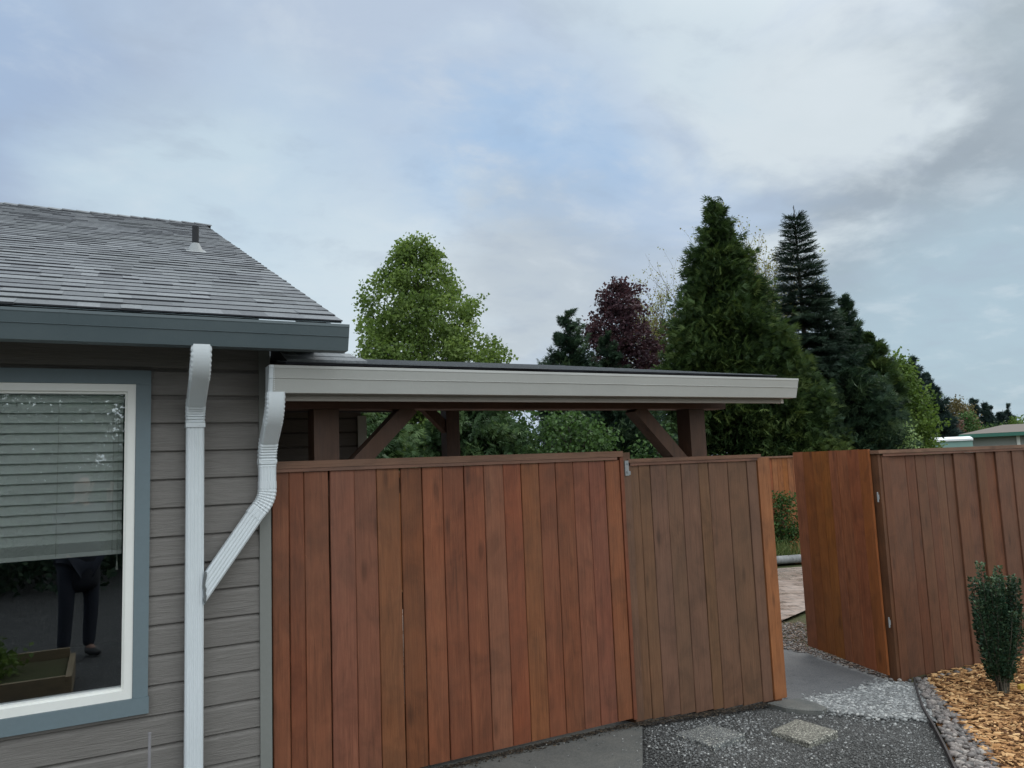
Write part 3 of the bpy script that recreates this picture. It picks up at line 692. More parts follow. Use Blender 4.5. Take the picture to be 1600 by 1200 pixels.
# rectangular corrugated sweeps for downspouts
def sect(w, d, ribs=4):
    """outline in (u,v): u across the width, v = depth; +v is the face seen"""
    p = []
    e = .008
    xs_ = [-w / 2 + e]
    for i in range(ribs):
        c_ = -w / 2 + w * (i + 1) / (ribs + 1)
        p += [(c_ - .0055, d / 2), (c_ - .003, d / 2 - .0028), (c_ + .003, d / 2 - .0028), (c_ + .0055, d / 2)]
    front = [(-w / 2, d / 2 - e), (-w / 2 + e, d / 2)] + p + [(w / 2 - e, d / 2), (w / 2, d / 2 - e)]
    back = [(w / 2, -d / 2 + e), (w / 2 - e, -d / 2), (-w / 2 + e, -d / 2), (-w / 2, -d / 2 + e)]
    return front + back
def sweep(mb, path, w, d, wid=None, dep=None, corr=None, ribs=4):
    """path points; fix the width axis (wid) or the outward axis (dep); corr(i)->scale"""
    S_ = sect(w, d, ribs); n = len(S_); pts = [Vector(p) for p in path]; V = []
    for i, p in enumerate(pts):
        t = (pts[min(i + 1, len(pts) - 1)] - pts[max(i - 1, 0)]).normalized()
        if wid is not None: u = Vector(wid); v = u.cross(t).normalized()
        else: v = Vector(dep); u = t.cross(v).normalized()
        if wid is not None and v.y > 0 and abs(v.y) > .2: v = -v
        if wid is not None and abs(v.y) <= .2 and v.z > 0: pass
        su, sv_ = corr(i) if corr else (1, 1)
        V += [p + u * a * su + v * b * sv_ for a, b in S_]
    m_ = len(pts)
    mb.add(V, [(i * n + j, i * n + (j + 1) % n, (i + 1) * n + (j + 1) % n, (i + 1) * n + j) for i in range(m_ - 1) for j in range(n)] + [tuple(range(n)), tuple((m_ - 1) * n + j for j in range(n - 1, -1, -1))])
def arc_path(pts, rad, step=.006):
    """round the corners of a polyline and resample finely; returns points + flag in-bend"""
    pts = [Vector(p) for p in pts]; out = [pts[0]]; fl = [False]
    def seg(a, b, flag):
        n = max(1, int((b - a).length / step))
        for i in range(1, n + 1): out.append(a.lerp(b, i / n)); fl.append(flag)
    for i in range(1, len(pts) - 1):
        a = (pts[i - 1] - pts[i]).normalized(); b = (pts[i + 1] - pts[i]).normalized()
        p0 = pts[i] + a * rad; p1 = pts[i] + b * rad
        seg(out[-1], p0, False)
        for j in range(1, 15):
            t = j / 14; out.append(p0 * (1 - t) ** 2 + pts[i] * 2 * t * (1 - t) + p1 * t * t); fl.append(True)
    seg(out[-1], pts[-1], False); return out, fl
def corrug(fl, amp=.03, pth=None, both=False):
    zm = (pth[0].z + pth[-1].z) / 2
    def f(i):
        if fl[i] or (i > 0 and fl[i - 1]):
            low = both or pth[i].z < zm
            return (1 + amp * (1 if i % 2 else -.8), 1 + (amp * 2.2 * (1 if i % 2 else -1) if low else 0))
        return (1, 1)
    return f
XA = 0.395
pa, fa = arc_path([(XA - .012, 3.765, 2.345), (XA - .012, 3.765, 2.245), (XA, 4.145, 2.075), (XA, 4.145, 1.985)], .085)
ds = MB(); sweep(ds, [(XA, 4.145, 2.02), (XA, 4.145, 0.06)], .083, .062, wid=(1, 0, 0))
dsp = ds.build('downspout', MWHITE, house); dsp['label'] = 'straight white downspout on the grey siding'
mb = MB(); sweep(mb, pa, .087, .066, wid=(1, 0, 0), corr=corrug(fa, .05, pa), ribs=0); mb.build('elbow', MWHITE, dsp)
mb = MB()
for zz_ in (2.0,): mb.box(XA - .0445, XA + .0445, 4.107, 4.18, zz_ - .018, zz_ + .004)
mb.tube([(XA + .02, 4.107, 1.992), (XA + .02, 4.1035, 1.992)], .004, 8)
mb.build('sleeve', MWHITE, dsp)
# rear wing with eave seen under the patio cover
mb = MB(); siding(mb, HX, 2.28, 7.6, [r for r in rows], []); mb.box(2.24, 2.28, 7.58, 13, 0, 2.42); mb.build('rear_wall', MSID, house)
mb = MB(); mb.box(2.245, 2.335, 7.565, 7.62, 0, 2.30); mb.build('rear_corner_board', paint('rear_trim', (.55, .56, .52)), house)
mb = MB(); mb.box(HX, 2.62, 7.15, 7.6, 2.36, 2.38); mb.box(HX, 2.62, 7.13, 7.15, 2.30, 2.44); mb.add([(HX, 7.1, 2.45), (2.65, 7.1, 2.45), (2.65, 9.6, 2.95), (HX, 9.6, 2.95)], [(0, 1, 2, 3)]); mb.build('rear_eave', MSOF, house)

# small copper-grey stake in front of the siding
mb = MB(); mb.tube([(.194, 3.95, .03), (.194, 3.95, .604)], .0065, 10); mb.tube([(.194, 3.95, .600), (.194, 3.95, .606)], .0075, 10)
tag(mb.build('stake', paint('stake_grey', (.24, .23, .24), .5), at=(.194, 3.95, .03)), 'thin grey metal stake standing against the siding below the window', 'stake')

# ---------------------------------------------------------------- patio cover
pc = thing('patio_cover', 'timber patio cover with shingled roof and pale clay gutter', 'patio cover', (2.5, 5.7, 0.0))
PSL = 0.157
mb = MB(); shingles(mb, .80, 4.22, 3.925, 2.297, .1605, 3.53, 21, wr=(.12, .36), hs=(.001, .0025), ft=.42); prf = mb.build('roof', MROOF, pc)
mb = MB()
c1 = [(.80, 4.05), (1.09, 4.05)]
# raised shingled saddle where the patio roof meets the house eave
for i, (ya, yb2, za, zb2, xa, xb) in enumerate([(3.965 + .11 * k_, 4.09 + .11 * k_, 2.318 + .038 * k_, 2.318 + .038 * k_ + .043, .815 + .006 * k_, 1.235 - .03 * k_) for k_ in range(6)]):
    rr = random.Random(i); x = xa
    while x < xb:
        w = min(rr.uniform(.06, .16), xb - x); mb.add([(x, ya, za - .012), (x + w, ya, za - .012), (x + w, ya, za), (x, ya, za), (x, yb2, zb2 - .006), (x + w, yb2, zb2 - .006)], [(0, 1, 2, 3), (3, 2, 5, 4), (0, 3, 4), (1, 5, 2)], rr.uniform(.4, 1)); x += w + .001
mb.add([(.815, 3.97, 2.305), (1.235, 3.97, 2.305), (1.06, 4.62, 2.53), (.85, 4.62, 2.53), (.85, 4.62, 2.3), (1.06, 4.62, 2.3)], [(0, 1, 2, 3), (0, 3, 4), (1, 5, 2), (3, 2, 5, 4)], .1)
mb.build('saddle', MROOF, prf)
mb = MB()                                                   # deck underside
mb.add([(.80, 3.95, 2.285), (4.2, 3.95, 2.285), (4.2, 7.42, 2.83), (.80, 7.42, 2.83), (.80, 3.95, 2.270), (4.2, 3.95, 2.270), (4.2, 7.42, 2.815), (.80, 7.42, 2.815)],
       [(0, 1, 2, 3), (7, 6, 5, 4), (1, 5, 6, 2), (2, 6, 7, 3), (0, 3, 7, 4)])
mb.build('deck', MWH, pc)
mb = MB()
gbp, gop = gutter_mesh(.712, 4.378, 3.87, 2.2715, .135, .105)
pg = gbp.build('gutter', MPGUT, pc)
for nm, xc, dx in (('end_cap', .708, .0035), ('end_cap', 4.3785, .0035)):
    mb = MB(); mb.prism([(xc, y, z) for y, z in gop[:9]], (0, 0, 0), (dx, 0, 0)); mb.build(nm, MPGUT if xc > 1 else MWHITE, pg)
mb = MB(); mb.prism([(.7125, y - .0015, z + .0005) for y, z in gop[2:9]], (0, 0, 0), (.016, 0, 0))
rr = random.Random(2)
for i in range(12): z = 2.15 + i * .0095; mb.tube([(.731, 3.868 + (.012 if z < 2.2 else 0), z), (.731, 3.872, z)], .0022, 6)
mb.build('sealant_seam', MWHITE, pg)
mb = MB(); mb.box(.80, 4.30, 3.977, 3.995, 2.103, 2.268); mb.box(.80, 4.30, 3.972, 3.9765, 2.118, 2.124); mb.build('fascia', MPGL, pc)
mb = MB(); mb.box(4.3005, 4.325, 3.972, 4.02, 2.103, 2.262); mb.build('fascia_end', paint('fascia_end', (.55, .52, .47)), pc)
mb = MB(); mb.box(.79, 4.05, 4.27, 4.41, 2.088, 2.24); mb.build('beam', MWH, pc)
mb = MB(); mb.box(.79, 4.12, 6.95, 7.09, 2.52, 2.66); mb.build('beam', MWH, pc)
for i in range(6):
    x = 1.0 + i * .6; mb = MB(); mb.add([(x, 4.0, 2.17), (x + .04, 4.0, 2.17), (x + .04, 4.0, 2.268), (x, 4.0, 2.268), (x, 7.38, 2.68), (x + .04, 7.38, 2.68), (x + .04, 7.38, 2.80), (x, 7.38, 2.80)], [(3, 2, 1, 0), (4, 5, 6, 7), (0, 1, 5, 4), (1, 2, 6, 5), (3, 0, 4, 7)]); mb.build('rafter', MWH, pc)
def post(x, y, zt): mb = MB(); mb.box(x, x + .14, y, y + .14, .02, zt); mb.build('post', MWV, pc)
post(1.02, 4.275, 2.086); post(3.705, 4.275, 2.086); post(2.95, 6.95, 2.518); post(.95, 6.95, 2.518)
def brace(a, b): mb = MB(); mb.beam(a, b, .09, .115, up=(0, 1, 0)); mb.build('brace', MWV, pc)
brace((1.10, 4.34, 1.60), (1.60, 4.34, 2.10)); brace((3.77, 4.34, 1.58), (3.26, 4.34, 2.10)); brace((3.0, 7.02, 2.10), (2.55, 7.02, 2.54))
# patio downspout: offset elbow, short pipe, bend, diagonal into the house downspout
XB = .742
pb, fb = arc_path([(XB + .003, 3.925, 2.140), (XB + .003, 3.925, 2.050), (XB, 4.135, 1.865), (XB, 4.135, 1.775)], .075)
mb = MB(); sweep(mb, [(XB, 4.135, 1.80), (XB, 4.135, 1.655)], .083, .062, wid=(1, 0, 0))
dn = mb.build('downspout', MWHITE, pc); dn['label'] = 'crooked white downspout running diagonally into the straight one'
mb = MB(); sweep(mb, pb, .087, .066, wid=(1, 0, 0), corr=corrug(fb, .05, pb), ribs=0); mb.build('elbow', MWHITE, dn)
pcx, fcx = arc_path([(XB, 4.135, 1.70), (XB, 4.135, 1.610), (XB - .07, 4.135, 1.525)], .055)
mb = MB(); sweep(mb, pcx, .086, .064, dep=(0, -1, 0), corr=corrug(fcx, .03, pcx, True), ribs=3); mb.build('elbow', MWHITE, dn)
mb = MB(); sweep(mb, [(XB - .045, 4.135, 1.556), (.425, 4.135, 1.170)], .083, .062, dep=(0, -1, 0))
nn = len(mb.v) // 2; dgx, dgz = .272, .386                      # end cut square against the straight downspout
for i_ in range(nn, 2 * nn):
    vx, vy, vz = mb.v[i_]; k_ = (.4372 - vx) / dgx; mb.v[i_] = (.4372, vy, vz + k_ * dgz)
mb.build('pipe', MWHITE, dn)
mb = MB(); mb.box(XB - .0445, XB + .0445, 4.100, 4.17, 1.795, 1.812); mb.build('sleeve', MWHITE, dn)
mb = MB()
rr = random.Random(6); P0 = Vector((.439, 4.104, 1.272)); P1 = Vector((.439, 4.104, 1.122))
mb.tube([P0.lerp(P1, i / 9) + Vector((rr.uniform(-.004, .004), 0, 0)) for i in range(10)], [rr.uniform(.0045, .008) for i in range(10)], 6)
mb.build('sealant', paint('sealant_grey', (.12, .13, .13), .4), dn)

# ---------------------------------------------------------------- fences
def boards(mb, xs, y, ztop, zbot, seed, th=.018, gap=.003, yj=.002, tilt=.003, lift=None, gaps=None):
    r = random.Random(seed)
    for i in range(len(xs) - 1):
        g = (gaps or {}).get(i, gap)
        a, b = xs[i] + g / 2, xs[i + 1] - (gaps or {}).get(i + 1, gap) / 2; yo = y + r.uniform(-yj, yj) + (lift(i) if lift else 0)
        if lift and lift(i): a -= .014; b += .014
        zt = ztop(a) + r.uniform(-.002, .002); c_ = .0035; t = min(1, max(0, r.gauss(.5, .16))); lean = r.uniform(-.002, .002)
        ring_ = [(a + c_, 0), (b - c_, 0), (b, c_), (b, th), (a, th), (a, c_)]; V = []; ns = 7
        ya, yb3 = r.uniform(-tilt, tilt), r.uniform(-tilt, tilt)
        for j in range(ns + 1):
            f = j / ns; zb = zbot((a + b) / 2) + r.uniform(-.0, .0); z = zb + (zt - zb) * f; w = r.uniform(-.0011, .0011)
            for x, d in ring_: V.append((x + w + lean * f, yo + d + ya * math.sin(f * 3.1) + (yb3 if x > (a + b) / 2 else -yb3) * .5, z))
        F = [(j * 6 + k_, j * 6 + (k_ + 1) % 6, (j + 1) * 6 + (k_ + 1) % 6, (j + 1) * 6 + k_) for j in range(ns) for k_ in range(6)] + [tuple(range(5, -1, -1)), tuple(ns * 6 + k_ for k_ in range(6))]
        mb.add(V, F, t)
def rails(mb, x0, x1, y, zs, par):
    for z in zs: mb = MB(); mb.box(x0, x1, y, y + .038, z, z + .089, .4); mb.build('back_rail', MWH, par)

f1 = thing('fence', 'red-brown solid board fence between the house corner and the step in the top rail', 'fence', (1.9, 4.22, .05))
xs1 = [0.78, 0.869, 0.95, 1.084, 1.224, 1.353, 1.492, 1.623, 1.754, 1.893, 2.022, 2.156, 2.279, 2.406, 2.526, 2.659, 2.78, 2.909, 3.026]
mb = MB(); boards(mb, xs1, 4.215, lambda x: 1.742 , lambda x: .088, 5, gaps={6: .0055, 7: .006, 8: .006, 3: .005})
mb.build('board_panel', MW1, f1)
mb = MB(); mb.box(.775, 3.045, 4.196, 4.29, 1.762, 1.800, .45); mb.box(.775, 3.0, 4.200, 4.2125, 1.7425, 1.7615, .6); mb.build('cap_rail', MCAP, f1)
mb = MB(); rails(mb, .78, 3.03, 4.2385, (.3, .95, 1.6), f1)
mb = MB(); mb.box(3.0265, 3.052, 4.206, 4.236, .08, 1.7615, .3); mb.build('end_strip', MW1, f1)

f2 = thing('fence', 'faded grey-brown solid board fence left of the open gate', 'fence', (3.7, 4.24, 0))
xs2 = [3.056, 3.118, 3.198, 3.295, 3.433, 3.562, 3.719, 3.813, 3.995, 4.182, 4.284]
mb = MB(); boards(mb, xs2, 4.236, lambda x: 1.700, lambda x: gz(x) + .02, 8, gap=.0025); mb.build('board_panel', MW2, f2)
mb = MB(); mb.box(3.10, 4.31, 4.214, 4.31, 1.7205, 1.7455, .5); mb.box(3.10, 4.28, 4.222, 4.2335, 1.700, 1.720, .3); mb.build('cap_rail', MCAP, f2)
mb = MB(); mb.box(3.054, 3.118, 4.222, 4.234, gz(3.08) + .02, 1.755, .55); mb.box(3.056, 3.145, 4.2565, 4.35, .0, 1.79, .5); mb.build('post', MW2, f2)
mb = MB(); rails(mb, 3.15, 4.28, 4.2565, (.25, .9, 1.58), f2)
mb = MB(); mb.box(4.286, 4.405, 4.226, 4.262, gz(4.35) + .03, 1.718, .5); mb.box(4.300, 4.39, 4.2625, 4.352, gz(4.35) - .05, 1.719, .6); pst = mb.build('gate_post', MWO, f2); pst['label'] = 'orange-stained gate post'
mb = MB(); mb.box(3.070, 3.100, 4.2135, 4.221, 1.635, 1.735); mb.box(3.074, 3.112, 4.2125, 4.2205, 1.64, 1.665)
mb.tube([(3.085, 4.212, 1.66), (3.085, 4.204, 1.66)], .007, 8); mb.tube([(3.088, 4.212, 1.715), (3.088, 4.206, 1.715)], .005, 8)
mb.build('bracket', MGALV, f2)

# gate leaf, swung inwards
gate = thing('gate', 'orange-brown board gate leaf standing open', 'gate', (5.60, 4.27, -.11))
G0 = Vector((5.585, 4.275)); G1 = Vector((5.835, 5.30)); gd = (G1 - G0).normalized(); gn = Vector((-gd.y, gd.x)); GL = (G1 - G0).length
def gmap(V): return [tuple((G0 + gd * x + gn * (-y)).to_tuple()) + (z,) for x, y, z in V]
mb = MB(); wds = [0, .13, .27, .41, .52, .64, .76, .90, GL]
boards(mb, wds, 0, lambda x: 1.755, lambda x: -.06 + .015 * x, 15, gap=.002)
mb.v = gmap(mb.v); mb.f = [tuple(reversed(f)) for f in mb.f]; mb.build('board_panel', MW3, gate)
for z in (.15, 1.5):
    mb = MB(); mb.box(.02, GL - .02, .0185, .0565, z, z + .09, .5); mb.v = gmap(mb.v); mb.build('rail', MW3, gate)
for z in (.36, 1.36):
    mb = MB(); mb.tube([(5.598, 4.232, z - .04), (5.598, 4.232, z + .04)], .006, 8); mb.box(5.6045, 5.612, 4.228, 4.233, z - .02, z + .02); mb.build('hinge', MGALV, gate)

f3 = thing('fence', 'long brown board fence right of the gate behind the shrub', 'fence', (7, 4.24, -.15))
xs3 = [5.655, 5.754, 5.984, 6.11, 6.247, 6.503 - .13, 6.503, 6.64, 6.778, 6.967, 7.072, 7.259]
while xs3[-1] < 12: xs3.append(xs3[-1] + (.11 if len(xs3) % 2 else .15))
rr = random.Random(12)
mb = MB(); boards(mb, xs3, 4.225, lambda x: 1.690, lambda x: gz(x) + .02, 18, gap=.003, yj=.004, lift=lambda i: (-.014 if (i % 2 and i > 5) else 0)); mb.build('board_panel', MW4, f3)
mb = MB(); mb.box(5.60, 7.9, 4.188, 4.305, 1.7125, 1.742, .4); mb.box(7.903, 12, 4.188, 4.305, 1.7135, 1.743, .7); mb.box(5.66, 12, 4.196, 4.208, 1.690, 1.712, .3); mb.build('cap_rail', MCAP, f3)
mb = MB(); mb.box(5.618, 5.655, 4.215, 4.30, gz(5.7) - .02, 1.71, .15); mb.box(5.656, 5.752, 4.2085, 4.2200, gz(5.7) - .0, 1.70, .65); mb.build('post', MW4, f3)
for x in (7.9, 10.3): mb = MB(); mb.box(x, x + .09, 4.2625, 4.35, -.2, 1.71); mb.build('post', MW4, f3)
mb = MB(); rails(mb, 5.66, 12, 4.2445, (.15, .8, 1.5), f3)

f4 = thing('fence', 'orange-brown board fence across the far end of the yard seen through the gateway', 'fence', (8, 11.05, -.2))
xs4 = [1.5 + i * .142 for i in range(84)]
mb = MB(); boards(mb, xs4, 11.05, lambda x: 1.70, lambda x: -.18, 28, gap=.004, yj=.004, tilt=0); mb.build('board_panel', MW3, f4)
mb = MB(); mb.box(1.5, 13.4, 11.01, 11.13, 1.7005, 1.735); mb.build('cap_rail', MCAP, f4)

#__PART2__
# ---------------------------------------------------------------- trees and planting
def unit(v): return v / np.maximum(1e-9, np.linalg.norm(v, axis=-1, keepdims=True))
def place(name, T, F, pos, ax, roll, size, tint, mat, parent):
    """copies of a small template (x = along the spray, y = across, z = normal) at pos, pointing along ax"""
    T = np.array(T, float); F = np.array(F); n = len(pos); ax = unit(ax)
    ref = np.tile(np.array([0.0, 0, 1.0]), (n, 1)); side = np.cross(ref, ax); bad = np.linalg.norm(side, axis=1) < .05; side[bad] = (1, 0, 0); side = unit(side)
    up = np.cross(ax, side)
    c, s_ = np.cos(roll)[:, None], np.sin(roll)[:, None]; y = side * c + up * s_; z = -side * s_ + up * c
    V = pos[:, None] + (T[None, :, 0:1] * ax[:, None] + T[None, :, 1:2] * y[:, None] + T[None, :, 2:3] * z[:, None]) * size[:, None, None]
    Fa = (F[None] + (np.arange(n) * len(T))[:, None, None]).reshape(-1, F.shape[1])
    return arr_mesh(name, V.reshape(-1, 3), Fa, np.repeat(np.clip(tint, 0, 1), len(T)), mat, parent)
LEAF = ([(0, 0, 0), (.45, .36, .06), (1, 0, -.1), (.45, -.36, .06)], [(0, 1, 2), (0, 2, 3)])
MAPLE = ([(0, 0, 0), (.25, .5, .05), (.55, .28, 0), (1, 0, -.12), (.55, -.28, 0), (.25, -.5, .05)], [(0, 1, 2), (0, 2, 3), (0, 3, 4), (0, 4, 5)])
def fan(nb=5, spread=.9, w=.09):
    V = []; F = []
    for i in range(nb):
        a = (i - (nb - 1) / 2) / ((nb - 1) / 2) * spread; L = 1 - .35 * abs(a); r0 = .12 * i / nb
        d = (math.cos(a), math.sin(a)); p = (-d[1], d[0]); b = len(V); o = (.18 * abs(a), 0)
        V += [(o[0], o[1], 0), (o[0] + d[0] * L * .5 + p[0] * w, d[1] * L * .5 + p[1] * w, .03), (o[0] + d[0] * L, d[1] * L, -.08), (o[0] + d[0] * L * .5 - p[0] * w, d[1] * L * .5 - p[1] * w, .03)]
        F += [(b, b + 1, b + 2), (b, b + 2, b + 3)]
    return V, F
FAN = fan(5, .75, .048); FAN7 = fan(7, 1.1, .06)
def needle_twig():
    V = []; F = []; r = random.Random(1)
    for i in range(9):
        t = .05 + i * .105; s_ = 1 if i % 2 else -1; b = len(V)
        V += [(t, 0, 0), (t + .18, s_ * .20 * (1.1 - t * .5), .05 * (1 if i % 3 else -1)), (t + .12, 0, 0)]; F += [(b, b + 1, b + 2)]
        b = len(V); V += [(t, 0, 0), (t + .2, .03 * s_, .15 * (1.1 - t * .5) * (1 if (i // 2) % 2 else -.6)), (t + .11, 0, 0)]; F += [(b, b + 1, b + 2)]
    b = len(V); V += [(0, -.04, 0), (0, .04, 0), (1.05, 0, 0)]; F += [(b, b + 1, b + 2)]
    return V, F
TWIG = needle_twig()
def lump(az, z, seed, k1=3, k2=1.7):
    r = np.random.RandomState(seed); v = np.zeros_like(az)
    for i in range(5):
        v += r.uniform(.3, 1) * np.sin(az * (i + 1) * 1.0 + r.uniform(0, 6) + z * r.uniform(-k2, k2)) * np.sin(z * k1 * r.uniform(.5, 1.5) + r.uniform(0, 6))
    return v / 2.2
def crown_pts(n, base, z0_, z1_, R, prof, seed, shell=.5, amp=.22, lean=(0, 0), kz=3):
    rs = np.random.RandomState(seed); t = rs.rand(n * 3); w = np.array([prof(x) for x in t]); keep = rs.rand(n * 3) < w / max(w.max(), 1e-6)
    t = t[keep][:n]; n = len(t); az = rs.uniform(0, 2 * PI, n); z = z0_ + t * (z1_ - z0_)
    rr_ = R * np.array([prof(x) for x in t]) * (1 + amp * lump(az, z, seed, kz)); u = rs.rand(n) ** shell
    r_ = rr_ * u
    P = np.stack([base[0] + np.cos(az) * r_ + lean[0] * t, base[1] + np.sin(az) * r_ + lean[1] * t, z], 1)
    return P, az, t, u
MBARK = bark('bark_grey', (0.03, 0.027, 0.022), (0.10, 0.09, 0.075)); MBARKP = bark('bark_pale', (0.07, 0.058, 0.045), (0.18, 0.155, 0.125))

def broadleaf(name, label, cat, x, y, top, cz0, R, prof, mat, seed, nclump, per, leaf, sig, group=None, trunk_r=.11, bmat=None, amp=.2, tmpl=MAPLE, shell=.5, lean=(0, 0), nbr=90, tvar=.2, droop=-.3):
    t_ = thing(name, label, cat, (x, y, gz(x)), group); rs = np.random.RandomState(seed)
    P, az, t, u = crown_pts(nclump, (x, y), cz0, top, R, prof, seed, shell, amp, lean)
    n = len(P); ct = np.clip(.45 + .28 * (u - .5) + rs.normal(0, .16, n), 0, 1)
    idx = np.repeat(np.arange(n), per); L = len(idx)
    off = np.clip(rs.normal(0, sig, (L, 3)), -1.7 * sig, 1.7 * sig) * np.array([1, 1, .8]); pos = P[idx] + off
    out = np.stack([np.cos(az[idx]), np.sin(az[idx]), np.full(L, .1)], 1); ax = unit(out * .5 + rs.normal(0, .7, (L, 3)) + np.array([0, 0, droop]))
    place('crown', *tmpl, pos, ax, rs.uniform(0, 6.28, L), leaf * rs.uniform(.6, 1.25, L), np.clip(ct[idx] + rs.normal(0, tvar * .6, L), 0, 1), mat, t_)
    mb = MB(); H = top - gz(x); r2 = random.Random(seed)
    pts = [Vector((x + lean[0] * max(0, (k_ / 8 * H - cz0) / (top - cz0)) + r2.uniform(-.04, .04), y + lean[1] * k_ / 8, gz(x) - .05 + H * .95 * k_ / 8)) for k_ in range(9)]
    mb.tube(pts, [trunk_r * (1 - .92 * k_ / 8) for k_ in range(9)], 8, .5)
    sel = r2.sample(range(n), min(nbr, n))
    for i in sel:
        c_ = Vector(P[i]); h = c_.z - .45 * (Vector((c_.x - x, c_.y - y)).length) - .3; h = max(min(h, top - .4), min(cz0 + .1, c_.z - .05)); f = (h - gz(x)) / (H * .95) * 8; a = pts[min(int(max(0, f)), 7)].lerp(pts[min(int(max(0, f)) + 1, 8)], max(0, f) % 1)
        mid_ = a.lerp(c_, .5) + Vector((0, 0, -.06)); rr_ = trunk_r * .32 * (1 - .7 * (h - gz(x)) / H)
        mb.tube([a, mid_, c_], [rr_, rr_ * .6, .006], 5, .5, cap=False)
    mb.build('trunk', bmat or MBARK, t_); return t_

def conifer(name, label, cat, x, y, top, cz0, R, prof, mat, seed, n, size, group=None, updroop=.25, amp=.25, shell=.28, lean=(0, 0), tmpl=FAN, kz=3, trunk_r=.13, dens=2.9, szk=.72):
    """dense scale-leaved evergreen: flat sprays held out and up from an inner mass of twigs"""
    t_ = thing(name, label, cat, (x, y, gz(x)), group); rs = np.random.RandomState(seed)
    n = int(n * dens); per = 42; K = max(12, int(n * .78 / per)); size = size * szk
    Pc, azc, tc_, uc = crown_pts(K, (x, y), cz0, top, R * .93, prof, seed, shell, amp, lean, kz); K = len(Pc)
    cs = np.maximum(.10, (R * .11 + .03) * rs.uniform(.65, 1.5, K)) * np.clip([.35 + 1.1 * prof(q_) / max(prof(.1), prof(.3)) * .6 for q_ in tc_], .35, 1); oc = unit(np.stack([np.cos(azc), np.sin(azc), updroop + rs.normal(0, .2, K)], 1)); sc_ = np.stack([-np.sin(azc), np.cos(azc), azc * 0], 1)
    id_ = np.repeat(np.arange(K), per); L = len(id_)
    P = Pc[id_] + oc[id_] * (np.clip(rs.normal(0, 1.0, L), -1.7, 1.9) * cs[id_])[:, None] + sc_[id_] * (np.clip(rs.normal(0, .75, L), -1.3, 1.3) * cs[id_])[:, None]; P[:, 2] += np.clip(rs.normal(0, .55, L), -1, 1) * cs[id_]
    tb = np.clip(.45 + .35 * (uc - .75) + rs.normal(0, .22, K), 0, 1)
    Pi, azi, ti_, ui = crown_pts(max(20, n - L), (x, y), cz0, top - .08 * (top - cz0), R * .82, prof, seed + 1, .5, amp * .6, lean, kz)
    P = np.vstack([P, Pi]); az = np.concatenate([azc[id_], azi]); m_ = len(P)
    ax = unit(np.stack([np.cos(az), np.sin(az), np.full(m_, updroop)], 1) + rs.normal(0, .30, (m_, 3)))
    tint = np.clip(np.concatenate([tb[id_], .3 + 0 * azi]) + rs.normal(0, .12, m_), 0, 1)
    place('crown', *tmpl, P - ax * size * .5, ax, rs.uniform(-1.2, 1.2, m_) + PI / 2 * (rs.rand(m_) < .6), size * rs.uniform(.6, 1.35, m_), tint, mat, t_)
    mb = MB(); r2 = random.Random(seed); H = top - gz(x)
    mb.tube([(x, y, gz(x) - .05), (x + lean[0] * .3, y + lean[1] * .3, gz(x) + H * .5), (x + lean[0], y + lean[1], top - .1)], [trunk_r, trunk_r * .55, .012], 8)
    for i in range(60):
        tt = r2.uniform(.03, .9); a = r2.uniform(0, 6.28); rr_ = R * prof(tt) * .85; z = cz0 + tt * (top - cz0); bx, by = x + lean[0] * tt, y + lean[1] * tt
        mb.tube([(bx, by, z - .25 * rr_), (bx + math.cos(a) * rr_, by + math.sin(a) * rr_, z + .1 * rr_)], [.02, .005], 4, cap=False)
    mb.build('trunk', MBARK, t_); return t_

